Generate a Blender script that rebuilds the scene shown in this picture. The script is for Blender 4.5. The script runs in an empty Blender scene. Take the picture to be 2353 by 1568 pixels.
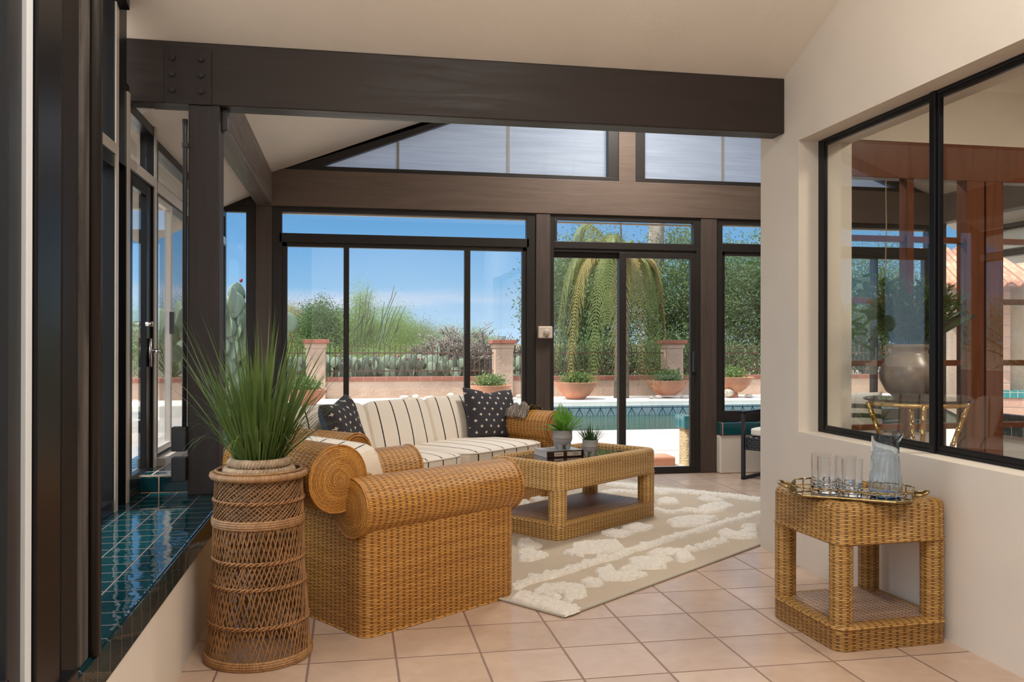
import bpy, bmesh, math, random
import numpy as np
from mathutils import Vector, Matrix
rnd = random.Random(7)
S = bpy.context.scene
COL = S.collection
PI = math.pi
sin, cos, sqrt, rad = math.sin, math.cos, math.sqrt, math.radians

# ------------------------------------------------------------------ meshes
class MB:
    def __init__(s): s.v = []; s.f = []; s.u = []
    def face(s, idx, uv=None):
        s.f.append(tuple(idx)); s.u.extend(uv if uv else [(0.0, 0.0)] * len(idx))
    def vert(s, p): s.v.append(tuple(p)); return len(s.v) - 1
    def poly(s, pts, uv=None):
        b = len(s.v); s.v.extend(tuple(p) for p in pts); s.face(range(b, b + len(pts)), uv)
    def box(s, x0, x1, y0, y1, z0, z1):
        b = len(s.v)
        s.v += [(x0,y0,z0),(x1,y0,z0),(x1,y1,z0),(x0,y1,z0),(x0,y0,z1),(x1,y0,z1),(x1,y1,z1),(x0,y1,z1)]
        for q in ((0,3,2,1),(4,5,6,7),(0,1,5,4),(1,2,6,5),(2,3,7,6),(3,0,4,7)):
            pts = [s.v[b+i] for i in q]
            ax = [max(p[k] for p in pts) - min(p[k] for p in pts) for k in range(3)]
            n = ax.index(min(ax)); a, c = [k for k in range(3) if k != n]
            s.face([b+i for i in q], [(p[a], p[c]) for p in pts])
        return s
    def obox(s, c, size, M=None, rz=0.0):
        """box about a centre, turned by M or about z"""
        R = M if M is not None else Matrix.Rotation(rz, 3, 'Z')
        hx, hy, hz = size[0]/2, size[1]/2, size[2]/2
        b = len(s.v)
        for x, y, z in ((-1,-1,-1),(1,-1,-1),(1,1,-1),(-1,1,-1),(-1,-1,1),(1,-1,1),(1,1,1),(-1,1,1)):
            s.v.append(tuple(R @ Vector((x*hx, y*hy, z*hz)) + Vector(c)))
        for q in ((0,3,2,1),(4,5,6,7),(0,1,5,4),(1,2,6,5),(2,3,7,6),(3,0,4,7)): s.face([b+i for i in q])
        return s
    def prism(s, pts, axis, a0, a1):
        """polygon given in the two other axes, pushed along axis"""
        def P(p, a):
            l = [p[0], p[1]]; l.insert(axis, a); return tuple(l)
        n = len(pts); b = len(s.v)
        s.v += [P(p, a0) for p in pts] + [P(p, a1) for p in pts]
        s.face([b+i for i in range(n)][::-1], [tuple(p) for p in pts][::-1])
        s.face([b+n+i for i in range(n)], [tuple(p) for p in pts])
        for i in range(n):
            j = (i+1) % n; s.face((b+i, b+j, b+n+j, b+n+i))
        return s
    def tube(s, pts, r, n=6, cap=True, closed=False):
        pts = [Vector(p) for p in pts]; m = len(pts)
        rs = r if isinstance(r, (list, tuple)) else [r]*m
        rings = []; up = Vector((0.13, 0.21, 0.97)).normalized(); L = 0.0
        for i, p in enumerate(pts):
            if closed: d = pts[(i+1) % m] - pts[i-1]
            else: d = pts[min(i+1, m-1)] - pts[max(i-1, 0)]
            if d.length < 1e-9: d = Vector((0, 0, 1))
            d.normalize()
            a = up - d * up.dot(d)
            if a.length < 1e-3: a = Vector((1, 0, 0)) - d * d.x
            a.normalize(); up = a; c = d.cross(a)
            if i: L += (p - pts[i-1]).length
            b = len(s.v)
            for k in range(n):
                t = 2*PI*k/n; s.v.append(tuple(p + (a*cos(t) + c*sin(t)) * rs[i]))
            rings.append((b, L))
        seq = list(range(m)) + ([0] if closed else [])
        for q in range(len(seq)-1):
            (b0, l0), (b1, l1) = rings[seq[q]], rings[seq[q+1]]
            for k in range(n):
                j = (k+1) % n; v0, v1 = 2*PI*rs[0]*k/n, 2*PI*rs[0]*(k+1)/n
                s.face((b0+k, b0+j, b1+j, b1+k), [(l0, v0), (l0, v1), (l1, v1), (l1, v0)])
        if cap and not closed:
            s.face([rings[0][0]+k for k in range(n)][::-1]); s.face([rings[-1][0]+k for k in range(n)])
        return s
    def lathe(s, prof, n=32, c=(0, 0, 0), cap=False, fn=None, wrap=None):
        """profile of (r, z) turned about z; fn(angle, r, z) may move points; wrap: pattern length round"""
        b = len(s.v); m = len(prof); L = [0.0]
        for i in range(1, m): L.append(L[-1] + math.hypot(prof[i][0]-prof[i-1][0], prof[i][1]-prof[i-1][1]))
        rm = max(p[0] for p in prof); W = wrap or 2*PI*rm
        for r, z in prof:
            for k in range(n):
                t = 2*PI*k/n
                rr, zz = fn(t, r, z) if fn else (r, z)
                s.v.append((c[0]+rr*cos(t), c[1]+rr*sin(t), c[2]+zz))
        for i in range(m-1):
            for k in range(n):
                j = (k+1) % n; u0, u1 = W*k/n, W*(k+1)/n
                s.face((b+i*n+k, b+i*n+j, b+(i+1)*n+j, b+(i+1)*n+k), [(u0, L[i]), (u1, L[i]), (u1, L[i+1]), (u0, L[i+1])])
        if cap:
            s.face([b+k for k in range(n)][::-1]); s.face([b+(m-1)*n+k for k in range(n)])
        return s
    def rrect(s, x0, x1, y0, y1, r, prof, seg=6, cap0=True, cap1=True, closed=False):
        """rounded rectangle swept up a profile of (inset, z): woven boxes, legs and rims"""
        base = []
        for cx_, cy_, a0 in ((x1-r, y0+r, -PI/2), (x1-r, y1-r, 0), (x0+r, y1-r, PI/2), (x0+r, y0+r, PI)):
            for k in range(seg+1):
                a = a0 + PI/2*k/seg; base.append((cx_, cy_, cos(a), sin(a)))
        n = len(base); b = len(s.v); U = [0.0]; V = [0.0]
        pl = [(c[0]+r*c[2], c[1]+r*c[3]) for c in base]
        for i in range(n):
            j = (i+1) % n; U.append(U[-1] + math.hypot(pl[j][0]-pl[i][0], pl[j][1]-pl[i][1]))
        m = len(prof)
        for i in range(1, m): V.append(V[-1] + math.hypot(prof[i][0]-prof[i-1][0], prof[i][1]-prof[i-1][1]))
        for ins, z in prof:
            rr = max(r - ins, 0.0008); e = max(ins - r, 0)
            for (cx_, cy_, ca, sa) in base:
                ex = -e if cx_ > (x0+x1)/2 else e; ey = -e if cy_ > (y0+y1)/2 else e
                s.v.append((cx_+ex+rr*ca, cy_+ey+rr*sa, z))
        for i in range(m-1):
            for k in range(n):
                j = (k+1) % n
                s.face((b+i*n+k, b+i*n+j, b+(i+1)*n+j, b+(i+1)*n+k), [(U[k], V[i]), (U[k+1], V[i]), (U[k+1], V[i+1]), (U[k], V[i+1])])
        if cap0: s.face([b+k for k in range(n)][::-1], [s.v[b+k][:2] for k in range(n)][::-1])
        if cap1: s.face([b+(m-1)*n+k for k in range(n)], [s.v[b+(m-1)*n+k][:2] for k in range(n)])
        return s
    def roll(s, p0, p1, r, n=40, seg=2):
        """woven cylinder: strands run along it"""
        p0, p1 = Vector(p0), Vector(p1); d = (p1-p0); L = d.length; d.normalize()
        a = Vector((0, 0, 1)); c = d.cross(a); b = len(s.v)
        for i in range(seg+1):
            for k in range(n+1):
                t = 2*PI*k/n - PI/2; s.v.append(tuple(p0 + d*L*i/seg + (a*sin(t) + c*cos(t))*r))
        for i in range(seg):
            for k in range(n):
                q = b+i*(n+1)+k
                s.face((q, q+1, q+n+2, q+n+1), [(L*i/seg, 2*PI*r*k/n), (L*i/seg, 2*PI*r*(k+1)/n), (L*(i+1)/seg, 2*PI*r*(k+1)/n), (L*(i+1)/seg, 2*PI*r*k/n)])
        return s
    def disc(s, c, nrm, r, dome=0.012, n=48, rings=8, stakes=26, pitch=0.05):
        c, d = Vector(c), Vector(nrm).normalized(); a = Vector((0, 0, 1)); a = (a - d*a.dot(d)).normalized(); e = d.cross(a); b = len(s.v)
        for i in range(rings+1):
            rr = r*i/rings
            for k in range(n+1):
                t = 2*PI*k/n; s.v.append(tuple(c + (a*cos(t)+e*sin(t))*rr + d*dome*(1-(i/rings)**2)))
        for i in range(rings):
            for k in range(n):
                q = b+i*(n+1)+k; W = stakes*pitch
                s.face((q, q+1, q+n+2, q+n+1), [(W*k/n, r*i/rings), (W*(k+1)/n, r*i/rings), (W*(k+1)/n, r*(i+1)/rings), (W*k/n, r*(i+1)/rings)])
        return s
    def xform(s, M, start=0):
        for i in range(start, len(s.v)): s.v[i] = tuple(M @ Vector(s.v[i]))
        return s
    def mesh(s, name, smooth=False):
        me = bpy.data.meshes.new(name)
        me.from_pydata(s.v, [], s.f)
        if any(u != (0.0, 0.0) for u in s.u[:4000]) or len(s.u) > 0:
            uv = me.uv_layers.new(name='UVMap')
            uv.data.foreach_set('uv', np.array(s.u, dtype=np.float32).ravel())
        if smooth: me.polygons.foreach_set('use_smooth', [True]*len(me.polygons))
        me.update(); return me

def tag(o, label=None, cat=None, group=None, kind=None):
    if label: o['label'] = label
    if cat: o['category'] = cat
    if group: o['group'] = group
    if kind: o['kind'] = kind
    return o
def obj(name, mb, m, parent=None, label=None, cat=None, group=None, kind=None, smooth=False, bevel=0, loc=None, rz=None, sharp=None):
    me = mb.mesh(name, smooth) if isinstance(mb, MB) else mb
    o = bpy.data.objects.new(name, me); COL.objects.link(o)
    if m is not None and not me.materials: me.materials.append(m)
    if parent is not None: o.parent = parent
    if loc is not None: o.location = loc
    if rz is not None: o.rotation_euler = (0, 0, rz)
    if bevel:
        bv = o.modifiers.new('bevel', 'BEVEL'); bv.width = bevel; bv.segments = 2; bv.limit_method = 'ANGLE'
    if smooth and sharp:
        me.set_sharp_from_angle(angle=rad(sharp))
    return tag(o, label, cat, group, kind)
def thing(name, label, cat, loc=(0, 0, 0), rz=0.0, group=None, kind=None):
    o = bpy.data.objects.new(name, None); COL.objects.link(o); o.empty_display_size = 0.1
    o.location = loc; o.rotation_euler = (0, 0, rz)
    return tag(o, label, cat, group, kind)
def dup(root, label=None, loc=None, rz=None, scale=None, group=None):
    kids = {}
    for o in list(COL.objects):
        if o.parent: kids.setdefault(o.parent.name, []).append(o)
    def cp(o, par):
        c = o.copy(); COL.objects.link(c)
        if par: c.parent = par
        for ch in kids.get(o.name, []): cp(ch, c)
        return c
    r = cp(root, None)
    if label: r['label'] = label
    if group: r['group'] = group
    if loc is not None: r.location = loc
    if rz is not None: r.rotation_euler = (0, 0, rz)
    if scale is not None: r.scale = scale
    return r

# ------------------------------------------------------------------ materials
class G:
    """a small node writer"""
    def __init__(s, name, rough=0.5, base=(0.5, 0.5, 0.5), metal=0.0, spec=None):
        s.mat = bpy.data.materials.new(name); s.mat.use_nodes = True
        s.t = s.mat.node_tree; s.t.nodes.clear()
        s.out = s.t.nodes.new('ShaderNodeOutputMaterial'); s.b = s.t.nodes.new('ShaderNodeBsdfPrincipled')
        s.t.links.new(s.b.outputs[0], s.out.inputs[0])
        s.set('Base Color', base); s.set('Roughness', rough); s.set('Metallic', metal)
        if spec is not None: s.set('Specular IOR Level', spec)
    def set(s, k, v):
        i = s.b.inputs[k]
        if hasattr(v, 'is_output'): s.t.links.new(v, i)
        else: i.default_value = (*v, 1) if isinstance(v, tuple) and len(v) == 3 and i.type == 'RGBA' else v
        return s
    def link(s, v, i):
        if hasattr(v, 'is_output'): s.t.links.new(v, i)
        elif isinstance(v, tuple) and i.type == 'RGBA' and len(v) == 3: i.default_value = (*v, 1)
        else: i.default_value = v
    def n(s, kind): return s.t.nodes.new('ShaderNode' + kind)
    def m(s, op, a, b=0.0, c=0.0):
        q = s.n('Math'); q.operation = op
        for k, v in enumerate((a, b, c)): s.link(v, q.inputs[k])
        return q.outputs[0]
    def co(s, which='Object'): return s.n('TexCoord').outputs[which]
    def xyz(s, v): q = s.n('SeparateXYZ'); s.link(v, q.inputs[0]); return q.outputs
    def vec(s, x, y, z=0.0):
        q = s.n('CombineXYZ')
        for k, v in enumerate((x, y, z)): s.link(v, q.inputs[k])
        return q.outputs[0]
    def scale(s, v, sc):
        q = s.n('VectorMath'); q.operation = 'MULTIPLY'; s.link(v, q.inputs[0]); q.inputs[1].default_value = sc; return q.outputs[0]
    def noise(s, v, sc, detail=3.0, rough=0.55, dist=0.0):
        q = s.n('TexNoise'); s.link(v, q.inputs['Vector']); q.inputs['Scale'].default_value = sc; q.inputs['Detail'].default_value = detail
        q.inputs['Roughness'].default_value = rough; q.inputs['Distortion'].default_value = dist; return q.outputs['Fac']
    def white(s, v): q = s.n('TexWhiteNoise'); q.noise_dimensions = '2D'; s.link(v, q.inputs['Vector']); return q.outputs['Value']
    def ramp(s, v, stops):
        q = s.n('ValToRGB'); s.link(v, q.inputs[0]); e = q.color_ramp.elements
        while len(e) < len(stops): e.new(0.5)
        for k, (p, c) in enumerate(stops): e[k].position = p; e[k].color = (*c, 1) if len(c) == 3 else c
        return q.outputs[0]
    def mix(s, f, a, b):
        q = s.n('Mix'); q.data_type = 'RGBA'; s.link(f, q.inputs[0]); s.link(a, q.inputs[6]); s.link(b, q.inputs[7]); return q.outputs[2]
    def rng(s, v, a, b, c=0.0, d=1.0):
        q = s.n('MapRange'); q.interpolation_type = 'SMOOTHSTEP'; s.link(v, q.inputs[0])
        for k, x in enumerate((a, b, c, d)): q.inputs[k+1].default_value = x
        return q.outputs[0]
    def bump(s, h, dist=0.01, strength=1.0):
        q = s.n('Bump'); q.inputs['Strength'].default_value = strength; q.inputs['Distance'].default_value = dist
        s.link(h, q.inputs['Height']); s.t.links.new(q.outputs[0], s.b.inputs['Normal']); return s
    def shader(s, kind, **kw):
        q = s.n(kind)
        for k, v in kw.items(): s.link(v, q.inputs[k.replace('_', ' ')])
        return q.outputs[0]
    def mixsh(s, f, a, b):
        q = s.n('MixShader'); s.link(f, q.inputs[0]); s.t.links.new(a, q.inputs[1]); s.t.links.new(b, q.inputs[2]); return q.outputs[0]

def plain(name, c, rough=0.5, metal=0.0, var=0.0, vs=8.0, bump=0.0, bs=60.0, spec=None, stretch=(1, 1, 1), c2=None):
    g = G(name, rough, c, metal, spec); co = g.co('Object')
    if stretch != (1, 1, 1): co = g.scale(co, stretch)
    if var or c2:
        f = g.noise(co, vs, 4)
        lo = tuple(x*(1-var) for x in c); hi = c2 or tuple(min(1, x*(1+var)) for x in c)
        g.set('Base Color', g.ramp(f, [(0.3, lo), (0.7, hi)]))
    if bump: g.bump(g.noise(co, bs, 4), bump, 0.8)
    return g.mat

def wicker(name, light, dark, gap_shade=(0.030, 0.012, 0.004), p=0.0072, st=0.066, rough=0.42, hgt=0.004, dash=1.0):
    """over and under weave in metres along the UVs: long strands that dive behind every other stake"""
    g = G(name, rough); x, y, _ = g.xyz(g.co('UV'))
    wob = g.noise(g.vec(g.m('MULTIPLY', x, 7.0), g.m('MULTIPLY', y, 30.0)), 1.0, 2)
    v = g.m('DIVIDE', g.m('ADD', y, g.m('MULTIPLY', g.m('SUBTRACT', wob, 0.5), 0.007)), p)
    row = g.m('FLOOR', v); fr = g.m('SUBTRACT', v, row)
    ph = g.m('MULTIPLY', g.m('MODULO', row, 2.0), 0.5)
    u = g.m('ADD', g.m('DIVIDE', x, st), ph)
    wave = g.m('COSINE', g.m('MULTIPLY', u, 2*PI))
    e = g.m('ABSOLUTE', g.m('SUBTRACT', g.m('MULTIPLY', fr, 2.0), 1.0))
    prof = g.m('SQRT', g.m('SUBTRACT', 1.0, g.m('MULTIPLY', e, g.m('MULTIPLY', e, 0.98))))
    h = g.m('MULTIPLY', prof, g.m('ADD', 0.62, g.m('MULTIPLY', wave, 0.38)))
    # the strand thins to a point where it dives, the shade in the slit beside it is painted dark
    wdt = g.rng(wave, -1.0, -0.50, 1.0-0.82*dash, 1.0); pit = g.rng(g.m('SUBTRACT', e, wdt), -0.16, 0.14)
    cell = g.white(g.vec(g.m('FLOOR', g.m('MULTIPLY', u, 0.21)), row))
    tone = g.noise(g.scale(g.co('Object'), (1, 1, 1)), 2.4, 3)
    f = g.m('ADD', g.m('MULTIPLY', cell, 0.7), g.m('MULTIPLY', g.m('SUBTRACT', tone, 0.2), 0.5))
    col = g.mix(f, dark, light)
    seam = g.rng(e, 0.70, 1.0, 0.0, 0.38)  # crevice shade between strands, painted into the colour
    col = g.mix(seam, col, gap_shade)
    g.set('Base Color', g.mix(g.m('MULTIPLY', pit, 0.95), col, gap_shade)); g.bump(h, hgt, 1.0)
    return g.mat

def cane(name, light, dark, ring=0.006, rough=0.45):
    """wrapped cane: fine turns round a rod (UV x along it)"""
    g = G(name, rough); x, y, _ = g.xyz(g.co('UV'))
    f = g.m('DIVIDE', x, ring); fr = g.m('FRACT', f); k = g.white(g.vec(g.m('FLOOR', f), 0.5))
    hh = g.m('SINE', g.m('MULTIPLY', fr, PI)); n = g.noise(g.co('Object'), 40, 3)
    g.set('Base Color', g.mix(g.m('ADD', g.m('MULTIPLY', k, 0.6), g.m('MULTIPLY', n, 0.4)), dark, light)); g.bump(hh, 0.0015, 0.8)
    return g.mat

def wood(name, c1, c2, axis, rough=0.5, bump=0.002, sc=1.0):
    g = G(name, rough, spec=0.22); co = g.co('Object'); k = [14*sc, 14*sc, 14*sc]; k[axis] = 1.1*sc
    v = g.scale(co, tuple(k)); n = g.noise(v, 1.2, 6, 0.6, 1.3); fine = g.noise(g.scale(co, tuple(x*7 for x in k)), 1.0, 2)
    g.set('Base Color', g.ramp(n, [(0.25, c1), (0.75, c2)]))
    w = g.n('TexWave'); g.link(v, w.inputs[0]); w.inputs['Scale'].default_value = 0.7; w.inputs['Distortion'].default_value = 9.0; w.inputs['Detail'].default_value = 3.0
    g.bump(g.m('ADD', g.m('MULTIPLY', w.outputs['Fac'], 0.03), g.m('MULTIPLY', fine, 0.5)), bump*0.7, 0.55)
    g.set('Roughness', g.rng(n, 0.2, 0.8, rough-0.08, rough+0.12))
    return g.mat

def tiles(name, ox, oy, sx, sy, grout, gcol, ca, cb, rough, wavy=0.0, axes=(0, 1), gb=0.003, mott=0.35, gr=0.7, tilt=0.0, spec=0.5):
    g = G(name, rough, spec=spec); o = g.xyz(g.co('Object')); a, b = o[axes[0]], o[axes[1]]
    u = g.m('DIVIDE', g.m('SUBTRACT', a, ox), sx); v = g.m('DIVIDE', g.m('SUBTRACT', b, oy), sy)
    iu, iv = g.m('FLOOR', u), g.m('FLOOR', v); fu, fv = g.m('SUBTRACT', u, iu), g.m('SUBTRACT', v, iv)
    du = g.m('MULTIPLY', g.m('MINIMUM', fu, g.m('SUBTRACT', 1.0, fu)), sx); dv = g.m('MULTIPLY', g.m('MINIMUM', fv, g.m('SUBTRACT', 1.0, fv)), sy)
    d = g.m('MINIMUM', du, dv); t = g.rng(d, grout*0.42, grout*0.62)
    r = g.white(g.vec(iu, iv)); n = g.noise(g.vec(g.m('ADD', a, g.m('MULTIPLY', r, 9.0)), b), 9.0, 6, 0.6, 0.6)
    f = g.m('ADD', g.m('MULTIPLY', r, 1-mott), g.m('MULTIPLY', n, mott))
    col = g.mix(f, ca, cb); g.set('Base Color', g.mix(t, gcol, col))
    g.set('Roughness', g.mix(t, (gr,)*3, (rough,)*3))
    h = g.rng(d, grout*0.2, grout*0.9)
    if wavy:
        h = g.m('ADD', h, g.m('MULTIPLY', g.noise(g.co('Object'), 11.0, 2), wavy))
    if tilt:
        h = g.m('ADD', h, g.m('MULTIPLY', g.m('SUBTRACT', r, 0.5), g.m('MULTIPLY', fu, tilt)))
    g.bump(h, gb, 0.8)
    return g.mat

def leafmat(name, c1, c2, rough=0.5, trans=0.35, sc=3.0):
    g = G(name, rough, spec=0.3); n = g.noise(g.co('Object'), sc, 3)
    k = g.n('ObjectInfo').outputs['Random']
    col = g.mix(n, c1, c2); g.set('Base Color', col)
    tr = g.shader('BsdfTranslucent', Color=col); s = g.mixsh(trans, g.b.outputs[0], tr)
    g.t.links.new(s, g.out.inputs[0]); return g.mat

def panemat(name, tint=(0.97, 0.98, 0.97), refl=1.0, ior=1.5):
    g = G(name); ge = g.n('NewGeometry'); dt = g.n('VectorMath'); dt.operation = 'DOT_PRODUCT'
    g.t.links.new(ge.outputs['Normal'], dt.inputs[0]); g.t.links.new(ge.outputs['Incoming'], dt.inputs[1])
    k = g.m('SUBTRACT', 1.0, g.m('ABSOLUTE', dt.outputs['Value'])); r0 = ((ior-1)/(ior+1))**2
    f = g.m('MULTIPLY', g.m('ADD', r0, g.m('MULTIPLY', g.m('POWER', k, 5.0), 1-r0)), refl)
    s = g.mixsh(f, g.shader('BsdfTransparent', Color=tint), g.shader('BsdfGlossy', Color=(1.0, 1.0, 1.0), Roughness=0.0))
    g.t.links.new(s, g.out.inputs[0]); return g.mat

def stripes(name, base, line, pitch, w, off=0.0, rough=0.85):
    g = G(name, rough, spec=0.2); x, y, _ = g.xyz(g.co('UV'))
    f = g.m('FRACT', g.m('DIVIDE', g.m('ADD', x, off), pitch)); d = g.m('MULTIPLY', g.m('ABSOLUTE', g.m('SUBTRACT', f, 0.5)), pitch)
    wob = g.m('MULTIPLY', g.m('SUBTRACT', g.noise(g.vec(x, g.m('MULTIPLY', y, 30.0)), 3.0, 2), 0.5), 0.003)
    t = g.rng(g.m('ADD', d, wob), w*0.4, w*0.55)
    g.set('Base Color', g.mix(t, line, base)); g.bump(g.noise(g.co('Object'), 320, 2), 0.0015, 0.5)
    return g.mat

def crosses(name, base, mark, px, py, arm=0.011, w=0.0032):
    g = G(name, 0.9, spec=0.15); x, y, _ = g.xyz(g.co('UV'))
    v = g.m('DIVIDE', y, py); row = g.m('FLOOR', v); u = g.m('ADD', g.m('DIVIDE', x, px), g.m('MULTIPLY', g.m('MODULO', g.m('ABSOLUTE', row), 2.0), 0.5))
    dx = g.m('MULTIPLY', g.m('ABSOLUTE', g.m('SUBTRACT', g.m('FRACT', u), 0.5)), px); dy = g.m('MULTIPLY', g.m('ABSOLUTE', g.m('SUBTRACT', g.m('FRACT', v), 0.5)), py)
    a = g.m('MULTIPLY', g.m('LESS_THAN', dx, arm), g.m('LESS_THAN', dy, w)); b = g.m('MULTIPLY', g.m('LESS_THAN', dy, arm), g.m('LESS_THAN', dx, w))
    # the weave shows as a fleck of lighter threads
    fl = g.noise(g.scale(g.co('UV'), (260, 420, 1)), 1.0, 1)
    col = g.mix(g.rng(fl, 0.4, 0.75), base, tuple(c*2.0+0.01 for c in base))
    g.set('Base Color', g.mix(g.m('MAXIMUM', a, b), col, mark)); g.bump(fl, 0.001, 0.5)
    return g.mat

# ------------------------------------------------------------------ palette
M_wall = plain('painted plaster', (0.69, 0.63, 0.555), 0.55, var=0.04, vs=2.0, bump=0.0012, bs=20)
M_ceil = plain('ceiling plaster', (0.69, 0.62, 0.54), 0.5, var=0.03, vs=1.5, bump=0.002, bs=20)
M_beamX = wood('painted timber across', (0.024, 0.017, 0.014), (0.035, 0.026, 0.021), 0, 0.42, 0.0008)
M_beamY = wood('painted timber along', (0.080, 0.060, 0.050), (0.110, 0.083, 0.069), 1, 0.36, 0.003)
M_post = wood('painted timber post', (0.028, 0.023, 0.022), (0.042, 0.034, 0.032), 2, 0.5, 0.004)
M_lintel = wood('painted lintel', (0.088, 0.061, 0.047), (0.126, 0.090, 0.070), 0, 0.55, 0.005)
M_bronze = plain('dark bronze aluminium', (0.024, 0.020, 0.018), 0.38, spec=0.25, var=0.06, vs=5)
M_black = plain('black aluminium', (0.006, 0.006, 0.007), 0.3, spec=0.22)
M_aluLit = plain('pale aluminium and lit faces', (0.55, 0.50, 0.45), 0.35, metal=0.3)  # pale metal; on the side frames it paints their lit faces
M_white = plain('white weatherstrip', (0.62, 0.65, 0.68), 0.7)
M_pane = panemat('clear glass')
M_shade = None
M_floor = tiles('ceramic floor tile', 0.5003, 4.0326, 0.3297, 0.3297, 0.0075, (0.20, 0.125, 0.095), (0.36, 0.245, 0.175), (0.58, 0.435, 0.335), 0.26, wavy=0.25, gb=0.0025, mott=0.7)
TEALa, TEALb = (0.0015, 0.020, 0.027), (0.003, 0.036, 0.045)
M_ledge = tiles('teal ledge tile', -0.615, 2.612, 0.1285, 0.1127, 0.0042, (0.13, 0.075, 0.058), TEALa, TEALb, 0.03, wavy=0.75, gb=0.0035, tilt=0.25, spec=0.95)
M_ledgef = tiles('teal edge tile', 2.612, 0.355, 0.1127, 0.1, 0.004, (0.13, 0.075, 0.058), TEALa, TEALb, 0.05, wavy=0.5, axes=(1, 2), gb=0.003)
M_sillf = tiles('teal sill tile', 3.405, 0.355, 0.205, 0.13, 0.010, (0.60, 0.24, 0.17), (0.005, 0.05, 0.055), (0.01, 0.08, 0.09), 0.06, wavy=0.4, axes=(0, 2), gb=0.003)
M_iron = plain('dark fitting', (0.02, 0.02, 0.022), 0.4)
M_steel = plain('brushed steel', (0.6, 0.6, 0.6), 0.25, metal=1.0)
M_red = wood('red brown hardwood', (0.11, 0.038, 0.017), (0.19, 0.066, 0.030), 2, 0.35, 0.001)

def st(name, mb, m, label, cat, parent=None, bevel=0.0, smooth=False):
    return obj(name, mb, m, parent, label if parent is None else None, cat if parent is None else None, kind='structure' if parent is None else None, bevel=bevel, smooth=smooth)
def sthing(name, label, cat): return thing(name, label, cat, kind='structure')

YB = 7.68                    # inner face of the back wall
def gz(x): return 2.68 + 0.389*(x+0.676) if x <= 2.5 else 2.68 + 0.389*(5.676-x)

# floor and ceilings
st('floor', MB().box(-1.2, 7.0, -2.5, 7.9, -0.12, 0.0), M_floor, 'pinkish beige square ceramic floor tiles with brown grout', 'floor')
mb = MB()
mb.prism([(-0.80, gz(-0.80)), (2.5, gz(2.5)), (2.5, gz(2.5)+0.14), (-0.80, gz(-0.80)+0.14)], 1, 4.62, 7.86)
mb.prism([(2.5, gz(2.5)), (5.81, gz(5.81)), (5.81, gz(5.81)+0.14), (2.5, gz(2.5)+0.14)], 1, 4.62, 7.86)
st('ceiling', mb, M_ceil, 'cream plaster ceiling sloping up to a ridge behind the dark cross beam', 'ceiling')
mb = MB().prism([(4.60, 2.70), (4.60, 2.84), (2.2, 3.81), (2.2, 3.67)], 0, -1.2, 2.75)
mb.box(-1.2, 2.75, -1.4, 2.2, 3.67, 3.81)
st('ceiling_front', mb, M_ceil, 'cream plaster ceiling rising towards the viewer in front of the dark cross beam', 'ceiling')
mb = MB().prism([(-1.75, 2.05), (-0.80, 2.50), (-0.80, 2.60), (-1.75, 2.15)], 1, 4.66, 7.86)
st('ceiling_left', mb, M_ceil, 'low sloping strip of cream ceiling above the window seat bay', 'ceiling')
mb = MB().box(-2.5, -1.2, -2.5, 4.66, 3.5, 3.6)  # unseen stretch of eave, extended to keep sun patches off the floor
st('trim_eave', mb, M_ceil, 'cream eave board outside the tall side window', 'eave')
mb = MB().prism([(5.80, 2.50), (6.75, 2.05), (6.75, 2.15), (5.80, 2.60)], 1, 4.62, 7.86)
st('ceiling_right', mb, M_ceil, 'low sloping strip of cream ceiling on the far side of the dining nook', 'ceiling')

# right wall with its opening
mb = MB()
mb.box(2.41, 2.73, 4.383, 4.83, 0, 4.0)
mb.box(2.41, 2.73, 0.6, 4.383, 0, 0.735)
mb.box(2.41, 2.73, 0.6, 4.383, 2.335, 4.0)
mb.box(2.41, 2.73, -0.4, 0.6, 0, 4.0)
st('wall_right', mb, M_wall, 'cream plaster wall with a deep opening for an interior window', 'wall')
w = sthing('window_interior', 'black framed interior window set deep in the cream right wall', 'window')
mb = MB()
for y0, y1 in ((4.325, 4.383), (0.6, 0.66)): mb.box(2.527, 2.552, y0, y1, 0.735, 2.335)
mb.box(2.532, 2.552, 0.66, 4.325, 0.735, 0.775); mb.box(2.532, 2.552, 0.66, 4.325, 2.298, 2.335)
mb.box(2.525, 2.540, 0.66, 4.325, 0.735, 0.752); mb.box(2.525, 2.540, 0.66, 4.325, 2.318, 2.335)
obj('window_frame', mb, M_black, w, bevel=0.003)
mb = MB().box(2.518, 2.545, 3.40, 3.44, 0.735, 2.335); mb.box(2.528, 2.552, 3.385, 3.452, 0.75, 2.32)
obj('mullion', mb, M_black, w, bevel=0.004)
obj('pane', MB().box(2.536, 2.541, 3.43, 4.33, 0.765, 2.305), M_pane, w)
obj('pane', MB().box(2.543, 2.548, 0.65, 3.40, 0.765, 2.305), M_pane, w)

st('wall_rear', MB().box(-1.25, 2.75, -1.45, -1.35, 0, 3.8), M_wall, 'cream wall behind the viewer', 'wall')
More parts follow.
